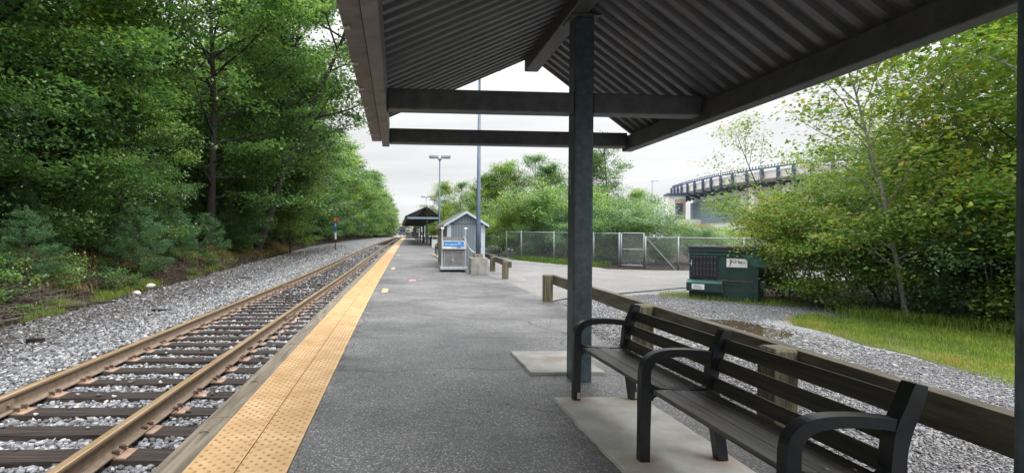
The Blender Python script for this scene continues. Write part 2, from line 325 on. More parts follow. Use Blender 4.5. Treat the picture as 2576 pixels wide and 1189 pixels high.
YS = [-8+i*.5 for i in range(0, 76)] + [30+i*2 for i in range(1, 36)] + [100+i*8 for i in range(1, 38)]
def sheet(name, xsf, zf, m, ys=YS, kind='structure', bent=True):
    b = MB(); rows = []
    for Y in ys:
        xs = xsf(Y); rows.append(len(xs))
        b.v += [(x+(bx(Y) if bent else 0), Y, zf(x, Y)) for x in xs]
    n = rows[0]
    for j in range(len(ys)-1):
        for i in range(n-1): b.f.append([j*n+i, j*n+i+1, (j+1)*n+i+1, (j+1)*n+i]); b.m.append(0)
    o = b.build(name, m); tag(o, kind=kind); return o

def lin(a, b_, n): return [a+(b_-a)*i/n for i in range(n+1)]
sheet('track_bed', lambda Y: lin(-1.3, -4.4, 10)+lin(-4.4, toe(Y), 8)[1:], lambda X, Y: land_z(X, Y)-.012 + .008*math.sin(X*9+Y*7), M['ballast'])
sheet('embankment', lambda Y: [toe(Y)-d for d in [0, .15, .3, .5, .8, 1.1, 1.5, 1.9, 2.3, 2.8, 3.3, 3.8, 4.5, 6, 8, 12, 20, 40, 100, 400]], lambda X, Y: bank_h(X, Y)+gz(Y)-.01, M['soil'])
def ground_z(X, Y): return -.06+gz(Y) if X > 2.2 else -.2+gz(Y)
sheet('ground', lambda Y: [-1.3, 0, 2.0, 2.3, 4, 7, 10, 15, 25, 60, 150, 500, 900], ground_z, M['soil'])
def xr(Y): return 2.66 if Y < 5 else 2.66+.76*sm((Y-5)/5.5)+.2*sm((Y-17)/12)
PY = [y for y in YS if y < 112]
sheet('platform', lambda Y: [-.64, 0, 1, 2, xr(Y)], lambda X, Y: gz(Y), M['asphalt'], PY)
sheet('platform_edge_base', lambda Y: [-1.28, -.64], lambda X, Y: gz(Y)-.02, M['asphalt'], PY)
# road and gravel sheets
def poly_sheet(name, pts, z, m, kind='structure'):
    b = MB(); b.v = [(x, y, z+gz(y)) for x, y in pts]; b.f = [list(range(len(pts)))]; b.m = [0]
    return tag(b.build(name, m), kind=kind)
sheet('gravel_path', lambda Y: [xr(Y)-.05, 4, 6, 8.2, 9.2], lambda X, Y: -.032+gz(Y)+.003*math.sin(3*X+2*Y), M['gravel'], [y for y in YS if y < 62])
rd_near = lambda X: 11.2+(X-3.4)*.58 if X < 8.6 else 14.2+(X-8.6)*.25
b = MB()
near = [(3.41, 11.0), (4.2, 11.7), (5.8, 12.6), (7.2, 13.4), (8.6, 14.2), (11, 15), (15, 16.2), (22, 17.5), (40, 20)]
far = [(3.62, 25.5), (4.7, 26.6), (6.15, 25.6), (7.4, 23.6), (8.6, 21.7), (11, 21.0), (15, 20.8), (22, 21.4), (40, 25)]
nv = 0
for (a, c) in zip(near, far):
    for k in range(7):
        t = k/6; x = a[0]+(c[0]-a[0])*t; y = a[1]+(c[1]-a[1])*t
        if a is near[0]: x = xr(y)+bx(y)-.02
        b.v.append((x, y, gz(y)-.006))
for i in range(len(near)-1):
    for k in range(6): b.f.append([i*7+k, i*7+k+1, (i+1)*7+k+1, (i+1)*7+k]); b.m.append(0)
tag(b.build('road', M['road']), kind='structure')
# gravel patch round the far fence posts
def blob(cx, cy, rx, ry, n=26, j=.18, seed=3):
    r_ = random.Random(seed); return [(cx+rx*math.cos(a)*(1+r_.uniform(-j, j)), cy+ry*math.sin(a)*(1+r_.uniform(-j, j))) for a in [2*math.pi*i/n for i in range(n)]]
poly_sheet('gravel_patch', blob(3.95, 18.0, .5, 2.5), .001, M['gravel'])
poly_sheet('gravel_verge', [(4.3, 24.2), (5.4, 25.8), (6.4, 25.2), (8.4, 21.9), (8.6, 22.4), (8.2, 23.4), (6.8, 27), (6.2, 36), (4.6, 36)], .0, M['gravel'])
lawn_pts = [(6.75, 8.1), (6.75, 7.4), (6.5, 6.6), (6.55, 6.0), (6.3, 5.2), (6.2, 4.6), (5.9, 3.2), (6, 1), (12, 1), (12, 6), (9.4, 6.9), (8.9, 8.0), (8.0, 9.2), (7.2, 8.7)]
poly_sheet('lawn', lawn_pts, -.0265, M['turf'])
poly_sheet('verge', [(6.55, 12.1), (7.0, 11.55), (7.6, 10.95), (8.0, 10.4), (8.9, 10.2), (9.2, 11.2), (7.6, 12.6), (6.9, 12.7)], -.0265, M['turf'])
poly_sheet('puddle', [(5.0,7.75),(5.35,7.1),(5.6,6.95),(5.8,7.02),(6.1,7.3),(6.2,7.6),(6.05,7.9),(6.2,8.2),(6.12,8.5),(5.85,8.62),(5.6,8.6),(5.45,8.9),(5.2,8.75),(5.25,8.2)], -.023, M['water'])

# ------------------------------------------------------------ tactile strip, timber edge, paint marks
b = MB(); y = -2.0
while y < 111:
    n_ = .61
    for x0 in (-1.264, -.950):
        f = lambda x, yy, z: (x+bx(yy), yy, z+gz(yy))
        x1 = x0+.306; a, c = y+.002, y+n_-.002; zt = .006
        b.add([f(x0,a,-.03), f(x1,a,-.03), f(x1,c,-.03), f(x0,c,-.03), f(x0,a,zt), f(x1,a,zt), f(x1,c,zt), f(x0,c,zt)], [(4,5,6,7),(0,1,5,4),(1,2,6,5),(2,3,7,6),(3,0,4,7)])
    y += n_
tag(b.build('tactile_paving', M['tactile']), kind='structure')
V = []; dp = .0423
k = 0; y = 1.9
prof = [(0.0125, 0), (.0095, .0042), (.006, .0052)]
while y < 34:
    seg = 10 if y < 9 else 6
    for i in range(7):
        x = -1.235 + .0846*i + (.0423 if k % 2 else 0)
        if x > -.665: continue
        V.append((x+bx(y), y, gz(y)+.006, seg))
    y += dp; k += 1
vs = []; fs = []
for (x, yy, z, seg) in V:
    n0 = len(vs)
    for (r_, h_) in prof: vs += [(x+r_*math.cos(2*math.pi*q/seg), yy+r_*math.sin(2*math.pi*q/seg), z+h_) for q in range(seg)]
    for l in (0, 1): fs += [(n0+l*seg+q, n0+l*seg+(q+1) % seg, n0+(l+1)*seg+(q+1) % seg, n0+(l+1)*seg+q) for q in range(seg)]
    fs.append(tuple(n0+2*seg+q for q in range(seg)))
me = bpy.data.meshes.new('tactile_domes'); me.from_pydata(vs, [], fs); me.materials.append(M['tactile_dome']); me.update()
tag(link('tactile_domes', me), kind='structure')

y = -.9; i = 0; ends = []
while y < 108:
    L_ = 4.9
    b = MB(); ys = lin(y+.006, y+L_-.006, 4)
    dz = rnd.uniform(-.006, .004)
    for yy in ys:
        b.v += [(-1.475+bx(yy), yy, -.34+gz(yy)), (-1.272+bx(yy), yy, -.34+gz(yy)), (-1.272+bx(yy), yy, -.004+dz+gz(yy)), (-1.475+bx(yy), yy, -.012+dz+gz(yy))]
    for j in range(4):
        for q in range(4): b.f.append([j*4+q, j*4+(q+1) % 4, (j+1)*4+(q+1) % 4, (j+1)*4+q]); b.m.append(0)
    b.f += [[0,1,2,3], [16,17,18,19][::-1]]; b.m += [0, 0]
    o = b.build('edge_timber', M['timber'], bevel=.012)
    names = ['first', 'second', 'third', 'fourth', 'fifth', 'sixth', 'seventh', 'eighth', 'ninth', 'tenth']
    if i < 10: tag(o, f'{names[i]} squared timber from the camera in the wet wooden platform edge', 'timber', 'timbers edging the platform')
    else: tag(o, 'distant squared timber in the wooden edge of the platform', 'timber', 'timbers edging the platform')
    if y < 8:
        for yy in (y+.9, y+2.6, y+L_-.35):
            if yy < 1.5: continue
            c_ = MB()
            c_.tube([(-1.37+bx(yy)+.03*math.cos(a), yy+.03*math.sin(a), .0+gz(yy)) for a in [R(q) for q in range(20, 200, 30)]], .004, 6)
            c_.build('bolt_cup', M['bolt'], o)
    y += L_; i += 1

def paint(name, y, x, w_, l_, m, label, cat, grp=None):
    bb = MB(); r_ = random.Random(int(y*10)); pts = []
    for (px, py) in [(0,0),(.33,-.04),(.66,.02),(1,0),(1.04,.5),(1,1),(.6,.96),(.3,1.03),(0,1),(-.03,.5)]:
        yy = y+py*l_+r_.uniform(-.01, .01); pts.append((x+px*w_+r_.uniform(-.01, .01)+bx(yy), yy, gz(yy)+.004))
    bb.v = pts; bb.f = [list(range(len(pts)))]; bb.m = [0]
    tag(bb.build(name, m), label, cat, grp)
paint('paint_mark', 12.55, -.42, .14, .95, M['paint_yel'], 'nearest worn yellow paint rectangle on the platform asphalt beside the tactile strip', 'paint mark', 'yellow marks along the platform')
paint('paint_mark', 20.6, -.42, .15, 1.1, M['paint_yel'], 'middle worn yellow paint rectangle on the asphalt, farther than the pink mark', 'paint mark', 'yellow marks along the platform')
paint('paint_mark', 30.6, -.42, .15, 1.2, M['paint_yel'], 'faintest and farthest yellow paint rectangle on the platform asphalt', 'paint mark', 'yellow marks along the platform')
b = MB(); pts = blob(.42, 15.9, .13, .28, 16, .3, 9); b.v = [(x+bx(y), y, gz(y)+.004) for x, y in pts]; b.f = [list(range(len(pts)))]; b.m = [0]
for (dx, dy, r_) in [(-.22,.3,.03),(.24,.1,.035),(.18,-.4,.02),(-.1,-.55,.02),(.27,.45,.025)]:
    pts = blob(.42+dx, 15.9+dy, r_, r_*2, 8, .2, 4); n0 = len(b.v); b.v += [(x+bx(y), y, gz(y)+.004) for x, y in pts]; b.f.append([n0+i for i in range(8)]); b.m.append(0)
tag(b.build('pink_paint_mark', M['paint_pink']), 'pink sprayed paint blotch in the middle of the platform asphalt', 'paint mark')

# ------------------------------------------------------------ railway track
TC = -2.99
track = empty('railway_track', (TC, 0, -.3), 'single railway track of rusty brown rails on dark timber sleepers beside the platform', 'railway track')
TM = Matrix.Translation((TC, 0, -.3)).inverted()
rp_ = [(-.07,0),(.07,0),(.07,.012),(.016,.03),(.009,.05),(.009,.125),(.034,.135),(.037,.15),(.034,.166),(.026,.172),(-.026,.172),(-.034,.166),(-.037,.15),(-.034,.135),(-.009,.125),(-.009,.05),(-.016,.03),(-.07,.012)]
RY = [-3+i*.5 for i in range(0, 60)]+[27+i*2 for i in range(0, 40)]+[107+i*6 for i in range(0, 32)]
def rail(X):
    b = MB(); n = len(rp_)
    for Y in RY: b.v += [(X-TC+px+bx(Y), Y, .0+pz+gz(Y)) for px, pz in rp_]
    for j in range(len(RY)-1):
        for q in range(n): b.f.append([j*n+q, j*n+(q+1) % n, (j+1)*n+(q+1) % n, (j+1)*n+q]); b.m.append(1 if q in (7, 8, 9, 10, 11) else 0)
    b.f.append(list(range(n))); b.m.append(0)
    return b.build('rail', [M['rail_side'], M['rail_top']], track)
rail_l, rail_r = rail(-3.7-.037), rail(-2.27+.037)
def joint(parent, X, Y):
    b = MB(); z = gz(Y)
    for s_ in (-1, 1):
        b.prism([(X-TC+s_*.012, .03+z), (X-TC+s_*.034, .03+z), (X-TC+s_*.028, .12+z), (X-TC+s_*.012, .12+z)], 'Y', Y-.45, Y+.45)
        for k in range(6): b.tube([(X-TC+s_*.03+bx(Y), Y-.38+k*.15, .075+z), (X-TC+s_*.062+bx(Y), Y-.38+k*.15, .075+z)], .018, 6)
    b.v = [(v[0]+(bx(Y) if abs(v[1]-Y) > .449 else 0), v[1], v[2]) for v in b.v]
    b.build('joint_bar', M['rail_side'], parent)
joint(rail_l, -3.737, 4.6); joint(rail_l, -3.737, 16.4); joint(rail_r, -2.233, 10.4)
# sleepers: a few meshes, each sleeper an object
def sleeper_mesh(seed):
    r_ = random.Random(seed); b = MB(); n = 7
    for i in range(n):
        x = -1.3+2.6*i/(n-1)
        e_ = .01 if i in (0, n-1) else 0
        b.v += [(x, -.115+r_.uniform(-.006,.006), -.17), (x, .115+r_.uniform(-.006,.006), -.17), (x, .113+r_.uniform(-.008,.006)-e_, -.004+r_.uniform(-.006,.002)-e_), (x, -.113+r_.uniform(-.006,.008)+e_, -.004+r_.uniform(-.006,.002)-e_)]
    for j in range(n-1):
        for q in range(4): b.f.append([j*4+q, j*4+(q+1) % 4, (j+1)*4+(q+1) % 4, (j+1)*4+q]); b.m.append(0)
    b.f += [[0,1,2,3], [(n-1)*4+q for q in (3,2,1,0)]]; b.m += [0, 0]
    o = b.build('sleeper', M['tie'], track); me = o.data; bpy.data.objects.remove(o); return me
SM = [sleeper_mesh(s_) for s_ in range(5)]
def plate_mesh():
    b = MB(); b.box(-.175, .175, -.095, .095, 0, .012); b.box(-.095, -.075, -.09, .09, .012, .022); b.box(.075, .095, -.09, .09, .012, .022)
    for x in (-.085, .085):
        for y_ in (-.05, .05): b.box(x-.012, x+.012, y_-.012, y_+.012, .018, .05, 1); b.box(x-.02+(.014 if x < 0 else -.014), x+.02+(.014 if x < 0 else -.014), y_-.015, y_+.015, .042, .056, 1)
    o = b.build('tie_plate', [M['plate'], M['bolt']], track); me = o.data; bpy.data.objects.remove(o); return me
PM = plate_mesh()
far_b = MB(); TIE_Y = []
y = 2.05; i = 0
while y < 200:
    Y = y+rnd.uniform(-.02, .02) if y > 5 else y
    if i < 98:
        o = link('sleeper', SM[i % 5], track, (bx(Y)+rnd.uniform(-.04, .04), Y, gz(Y)-.008)); TIE_Y.append(Y)
        o.rotation_euler[2] = -math.atan(.028*(1 if Y > 20 else .3)) + rnd.uniform(-.012, .012)
        if Y < 30:
            for X in (-3.737, -2.233):
                p_ = link('tie_plate', PM, o); p_.location = (X-TC, 0, -.007)
    else:
        far_b.box(bx(Y)-1.3, bx(Y)+1.3, Y-.11, Y+.11, gz(Y)-.15, gz(Y)-.012)
    y += .5; i += 1
o = far_b.build('sleepers', M['tie'], track); o['kind'] = 'stuff'

# ------------------------------------------------------------ loose stones (stuff)
def stones(name, P, size, var, m, flat=.6, seed=1):
    g = np.random.default_rng(seed); n = len(P)
    base = np.array([[-1,-1,-1],[1,-1,-1],[1,1,-1],[-1,1,-1],[-1,-1,1],[1,-1,1],[1,1,1],[-1,1,1]], float)
    v = base[None]*g.uniform(.35, 1.0, (n, 8, 3)); v[:, :, 2] *= flat; v[:, :, 0] *= g.uniform(.7, 1.3, (n, 1))
    a = g.uniform(0, 6.283, n); t = g.uniform(-.7, .7, n); ca, sa, ct, st = np.cos(a), np.sin(a), np.cos(t), np.sin(t)
    x, y_, z = v[..., 0], v[..., 1], v[..., 2]
    x, z = x*ct[:, None]-z*st[:, None], x*st[:, None]+z*ct[:, None]
    x, y_ = x*ca[:, None]-y_*sa[:, None], x*sa[:, None]+y_*ca[:, None]
    v = np.stack([x, y_, z], -1)*size[:, None, None]+P[:, None, :]
    F = np.array([[0,3,2,1],[4,5,6,7],[0,1,5,4],[1,2,6,5],[2,3,7,6],[3,0,4,7]])
    idx = (np.arange(n)[:, None, None]*8+F[None]).reshape(-1)
    me = bpy.data.meshes.new(name); me.vertices.add(n*8); me.vertices.foreach_set('co', v.astype(np.float32).ravel())
    me.loops.add(len(idx)); me.loops.foreach_set('vertex_index', idx.astype(np.int32))
    me.polygons.add(n*6); me.polygons.foreach_set('loop_start', np.arange(0, n*24, 4, dtype=np.int32))
    at = me.attributes.new('var', 'FLOAT', 'FACE'); at.data.foreach_set('value', np.repeat(var, 6).astype(np.float32))
    me.materials.append(m); me.update(calc_edges=True)
    return tag(link(name, me), kind='stuff')
def vec(f, *a): return np.array([f(*q) for q in zip(*a)])
def ballast(y0, y1, dens, s0, s1, seed):
    g = np.random.default_rng(seed); n = int((y1-y0)*7.6*dens)
    X = g.uniform(-9.2, -1.48, n); Y = g.uniform(y0, y1, n)
    k = (X > -.92*Y-1.2) & (X > vec(lambda y_: toe(y_), Y)+.05*g.normal(size=n)-.1)
    X, Y = X[k], Y[k]
    z = vec(land_z, X, Y); s_ = g.uniform(s0, s1, len(X))
    ph = ((Y-2.05+.25) % .5)-.25                       # distance to the nearest sleeper centre
    in_t = (np.abs(X-TC) < 1.29) & (np.abs(ph) < .14)
    keep = ~in_t | (g.random(len(X)) < .012)
    onrail = (np.abs(X+3.737) < .085) | (np.abs(X+2.233) < .085)
    keep &= ~(onrail & in_t)
    z = z + g.uniform(-.008, .02, len(X)); z[in_t] = vec(gz, Y[in_t])-.3
    z = np.where((np.abs(X-TC) < 1.3) & ~in_t, z-.004-.02*onrail, z)
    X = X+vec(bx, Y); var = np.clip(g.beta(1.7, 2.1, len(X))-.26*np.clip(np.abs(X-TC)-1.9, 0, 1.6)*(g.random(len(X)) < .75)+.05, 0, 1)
    return np.stack([X, Y, z], -1)[keep], s_[keep], var[keep]
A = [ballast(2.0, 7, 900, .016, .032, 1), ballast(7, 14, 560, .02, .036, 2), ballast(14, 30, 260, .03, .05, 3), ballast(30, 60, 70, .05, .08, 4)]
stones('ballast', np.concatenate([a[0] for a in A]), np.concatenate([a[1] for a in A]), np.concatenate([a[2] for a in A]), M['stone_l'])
g = np.random.default_rng(5)
def gravel(n, x0, x1, y0, y1, s0, s1):
    X = g.uniform(x0, x1, n); Y = g.uniform(y0, y1, n)
    k = (X < 1.45*Y+.3) & (X > vec(xr, Y)+g.normal(size=n)*.06+.02)
    k &= ~((Y > 11.0+(X-3.4)*.5) & (Y < 22)); k &= ~((X > 6.35+.1*g.normal(size=n)) & (Y < 8.6))
    k &= ~((X > 5.15) & (X < 6.1) & (Y > 7.1) & (Y < 8.6) & (g.random(n) < .93))
    X, Y = X[k], Y[k]
    return np.stack([X, Y, vec(lambda y_: gz(y_)-.026, Y)+g.uniform(-.006, .008, len(X))], -1), g.uniform(s0, s1, len(X))**1
a1 = gravel(60000, 2.6, 6.6, 1.6, 6, .004, .0115); a2 = gravel(40000, 2.9, 9, 6, 12.5, .006, .015); a3 = gravel(1100, 2.9, 8, 1.8, 11, .014, .035)
P_ = np.concatenate([a1[0], a2[0], a3[0]]); S_ = np.concatenate([a1[1], a2[1], a3[1]])
stones('gravel', P_, S_, np.clip(g.beta(2, 2.6, len(P_)), 0, 1), M['stone_r'], .5, 8)

# ------------------------------------------------------------ shelter over the camera, and its far repeats
XL, XC, XR_ = -.13, 1.76, 3.14                          # left eave beam, ridge, right eave beam
ZE, ZRT, ZER = 2.95, 3.80, 2.83                         # deck at left eave, ridge, right eave
def shelter(name, y0, y1, colY, label, cat, group=None, dz=0.0, dx=0.0, detail=True):
    root = empty(name, (dx, y0, dz), label, cat, group)
    Ln = y1-y0; T = lambda Y: Y-y0
    for cy in colY:
        b = MB(); b.box(1.745, 1.94, T(cy)-.1, T(cy)+.1, -.02 , 3.61)
        c = b.build('column', M['galv'], root, bevel=.022 if detail else 0)
        b = MB(); b.box(1.70, 1.985, T(cy)-.14, T(cy)+.14, 3.605, 3.617) ; b.build('cap_plate', M['galv_dark'], c)
    b = MB(); b.box(1.675, 1.855, 0, Ln-.1, 3.62, 3.79)
    b.build('ridge_beam', M['galv_dark'], root, bevel=.012 if detail else 0)
    b = MB(); b.box(-.2, -.105, 0, Ln, 2.61, 2.93); b.build('eave_beam', M['gutter'], root, bevel=.008 if detail else 0)
    b = MB(); b.box(3.055, 3.19, 0, Ln, 2.60, 2.795); b.build('eave_beam', M['galv_dark'], root, bevel=.012 if detail else 0)
    cb = [(cy+.0) for cy in colY] + [y1-.09] + ([y0-.06] if not detail else [])
    for cy in cb:
        b = MB()
        if cy in colY:
            b.box(-.104, 1.743, T(cy)-.085, T(cy)+.085, 2.66, 2.86); b.box(1.942, 3.054, T(cy)-.085, T(cy)+.085, 2.66, 2.86)
        else: b.box(-.104, 3.054, T(cy)-.085, T(cy)+.085, 2.64, 2.825)
        b.build('cross_beam', M['galv_dark'] if detail or cy > y0 else M['galv_end_lit'], root, bevel=.012 if detail else 0)
    # ribbed roof deck
    pitch = .152; n = int(Ln/pitch)
    prof = []
    for i in range(n):
        o_ = i*pitch
        prof += [(o_, 0), (o_+.058, 0), (o_+.070, .055), (o_+.140, .055)]
    prof.append((n*pitch, 0))
    if not detail: prof = [(0, 0), (Ln, 0)]
    def deck(xa, za, xb, zb):
        b = MB(); k = len(prof)
        for (t_, h_) in prof:
            for (x, z) in ((xa, za), (xb, zb)): b.v.append((x, t_, z+h_))
        for (t_, h_) in prof:
            for (x, z) in ((xa, za), (xb, zb)): b.v.append((x, t_, z+h_+.006))
        for i in range(k-1):
            b.f += [[2*i, 2*i+1, 2*i+3, 2*i+2], [2*k+2*i, 2*k+2*i+2, 2*k+2*i+3, 2*k+2*i+1]]
        b.f += [[0, 1, 2*k+1, 2*k], [2*k-2, 2*k-1, 4*k-1, 4*k-2]]
        b.m = [0]*len(b.f)
        return b.build('roof_deck', M['deck'], root)
    deck(-.33, 2.865, XC, ZRT); deck(XC+.001, ZRT, 3.27, 2.72)
    b = MB(); b.add([(-.36,0,2.915),(XC,0,3.87),(XC,0,3.895),(-.36,0,2.94),(-.36,Ln,2.915),(XC,Ln,3.87),(XC,Ln,3.895),(-.36,Ln,2.94)], [(0,1,2,3),(7,6,5,4),(3,2,6,7),(0,4,5,1),(0,3,7,4)])
    b.add([(XC,0,3.87),(3.31,0,2.745),(3.31,0,2.77),(XC,0,3.895),(XC,Ln,3.87),(3.31,Ln,2.745),(3.31,Ln,2.77),(XC,Ln,3.895)], [(0,1,2,3),(7,6,5,4),(3,2,6,7),(0,4,5,1),(1,5,6,2)])
    b.build('roof_cover', M['shingle'], root)
    b = MB()
    b.prism([(-.335, 2.68), (-.215, 2.68), (-.215, 2.72), (-.325, 2.72), (-.345, 2.86), (-.36, 2.86)], 'Y', 0, Ln)
    gt = b.build('gutter', M['gutter'], root)
    if detail:
        for q in range(int(Ln/.62)):
            c_ = MB(); yy = .3+q*.62; c_.box(-.35, -.30, yy, yy+.012, 2.662, 2.676); c_.box(-.30, -.29, yy-.02, yy+.03, 2.668, 2.678); c_.build('gutter_strap', M['tab'], gt)
    return root
sh = shelter('platform_shelter', -6.6, 6.62, [-6.0+.0, -2.55, 1.22, 4.91], 'open galvanised steel platform shelter with ribbed roof and ridge beam, standing over the black bench', 'shelter', 'platform shelters')
shelter('platform_shelter', 49.0, 84, [50.1, 57, 64, 71, 78], 'distant gabled platform shelter seen end on beyond the grey shed', 'shelter', 'platform shelters', gz(50)-.02, bx(54)+.1, False)
shelter('platform_shelter', 101, 111, [102, 106, 110], 'farthest small platform shelter at the end of the platform with a yellow sign', 'shelter', 'platform shelters', gz(105), bx(105)-.6, False)
sh.location = (0, -6.6, 0)

FONTS = []
def text_mesh(name, s, size, m, parent, Mx, extrude=.0012, sx=1):
    cu = bpy.data.curves.new(name, 'FONT'); cu.body = s; cu.size = size; cu.extrude = extrude; cu.align_x = 'CENTER'; cu.align_y = 'CENTER'
    o = bpy.data.objects.new(name+'_curve', cu); col.objects.link(o)
    dg = bpy.context.evaluated_depsgraph_get(); me = bpy.data.meshes.new_from_object(o.evaluated_get(dg)); bpy.data.objects.remove(o); bpy.data.curves.remove(cu)
    me.materials.clear(); me.materials.append(m)
    me.transform(Mx @ Matrix.Diagonal((sx, 1, 1, 1))); me.name = name
    return link(name, me, parent)
# sticker on the left face of the near column
st = MB(); st.box(-.002, 0, -.014, .014, -.13, .13)
so_ = st.build('sticker', M['black_plastic']); so_.location = (1.7445, 4.925, 1.98)
tag(so_, 'narrow black sticker with white capitals running down the side of the near steel column', 'sticker')
text_mesh('lettering', 'BROWNAS.COM', .032, M['white'], so_, Matrix.Translation((-.003, 0, 0)) @ Matrix((( 0,0,-1,0),(0,-1,0,0),(-1,0,0,0),(0,0,0,1))) , .0005, 1.05)
# yellow sign hanging from the farthest shelter
b = MB(); b.box(-.3, .3, -.03, .03, -.25, .25); o = b.build('hanging_sign', mat('yellow_sign', (.7,.45,.02), .5)); o.location = (1.55+bx(100)-.4, 100.9, gz(101)+2.62)
tag(o, 'small yellow sign hanging under the end beam of the farthest shelter', 'sign')

# concrete pads
for (x0, x1, y0, y1, lab) in [(1.38, 2.16, .6, 4.27, 'long pale concrete pad with rust stains under the black bench'), (1.40, 2.18, 5.06, 6.02, 'short pale concrete pad behind the near steel column'),]:
    r_ = random.Random(int(y1*10)); pl = []
    for (a, c) in (((x0, y0), (x1, y0)), ((x1, y0), (x1, y1)), ((x1, y1), (x0, y1)), ((x0, y1), (x0, y0))):
        n_ = max(3, int(math.dist(a, c)/.09))
        for k in range(n_): t = k/n_; pl.append((a[0]+(c[0]-a[0])*t+r_.uniform(-.007, .007), a[1]+(c[1]-a[1])*t+r_.uniform(-.007, .007)))
    b = MB(); b.prism(pl, 'Z', -.02, .034); o = b.build('concrete_pad', M['concrete'], bevel=.006); tag(o, lab, 'concrete pad', 'concrete pads set in the platform')
b = MB(); b.box(2.35, 3.3, 27.5, 33.0, -.02, .06, 0, Matrix.Translation((0,0,gz(30)))); o = b.build('concrete_pad', mat('yellowish_pad', (.4,.34,.24), .85, ns=4, col2=(.5,.43,.32)), bevel=.01); tag(o, 'distant yellowish concrete pad under the far bench beside the shed', 'concrete pad', 'concrete pads set in the platform')

g = np.random.default_rng(41); n = 420
X = g.uniform(-.6, 2.6, n); Y = 1.8+g.random(n)**1.6*16; e_ = g.random(n) < .45; X[e_] = np.where(g.random(e_.sum()) < .5, -.6+np.abs(g.normal(0,.05,e_.sum())), 2.62-np.abs(g.normal(0,.12,e_.sum())))
stones('grit', np.stack([X+vec(bx, Y), Y, vec(gz, Y)+.003], -1), g.uniform(.002, .007, n)*(1+Y*.08), g.random(n)*.9, M['stone_r'], .6, 3)

# ------------------------------------------------------------ benches
def make_bench(label, group, frames=(0, -1.17, -2.32)):
    root = empty('bench', (0, 0, 0), label, 'bench', group)
    for k, fy in enumerate(frames):
        b = MB()
        # X: 0 at the front leg, +back ; Z from the ground
        b.strip([(.032,0),(.034,.2),(.036,.42),(.035,.56),(.045,.62),(.075,.665),(.12,.69),(.19,.704),(.30,.706),(.40,.698),(.455,.69)], [.062,.062,.066,.060,.062,.060,.056,.052,.05,.05,.052], fy-.027, fy+.027)
        b.strip([(.535,0),(.515,.15),(.49,.33),(.468,.46),(.468,.56),(.485,.66),(.525,.76),(.55,.83),(.557,.857)], [.064,.066,.07,.072,.064,.07,.066,.062,.05], fy-.030, fy+.030)
        b.strip([(.06,.475),(.12,.458),(.22,.45),(.34,.446),(.42,.45),(.46,.475)], [.07,.05,.046,.048,.056,.08], fy-.024, fy+.024)
        b.strip([(.06,.40),(.07,.43),(.12,.452)], [.05,.05,.04], fy-.021, fy+.021)
        fr = b.build('side_frame', M['cast'], root, bevel=.009)
        if k == 0:
            for fx in (.045, .55):
                t_ = MB(); t_.box(fx-.012, fx+.012, fy-.034, fy-.029, .015, .07); t_.build('fixing_tab', M['tab'], fr)
    root.scale[2] = .955
    seg = [(frames[0], frames[1]), (frames[1], frames[2])]
    for (a, c) in seg:
        y0, y1 = c+.031, a-.031
        for i in range(3):
            b = MB(); x = .075+i*.122; b.box(x, x+.112, y0, y1, .446 - .004*i, .474-.004*i)
            for yy in (y0+.035, y1-.035): b.tube([(x+.056, yy, .47-.004*i), (x+.056, yy, .4765-.004*i)], .008, 8, 1)
            b.build('seat_slat', [M['seat_slat'], M['tab']], root, bevel=.004)
        for (z0, z1) in ((.715, .80), (.592, .675), (.468, .552)):
            f = lambda z: .455+max(0, z-.5)*.30+.0
            b = MB(); b.add([(f(z0),y0,z0),(f(z0)+.03,y0,z0-.008),(f(z1)+.03,y0,z1-.008),(f(z1),y0,z1),(f(z0),y1,z0),(f(z0)+.03,y1,z0-.008),(f(z1)+.03,y1,z1-.008),(f(z1),y1,z1)], [(0,1,2,3),(7,6,5,4),(0,4,5,1),(1,5,6,2),(2,6,7,3),(3,7,4,0)])
            b.build('back_slat', M['slat'], root, bevel=.004)
    return root
bench = make_bench('black iron bench with dark slats and three armrests beside the near steel column', 'benches along the platform')
bench.location = (1.52, 4.20, .034)
b2 = copy_tree(bench); b2.location = (2.45, 31.8, gz(31)+.07); b2['label'] = 'distant black bench half hidden by the left side of the grey shed'
for k, yy in enumerate((51.6, 57.5, 63.5)):
    b3 = copy_tree(bench); b3.location = (2.5+bx(54)-.2, yy, gz(yy)); b3['label'] = 'black bench under the distant shelter, %s of three in a row' % ('nearest', 'middle', 'farthest')[k]

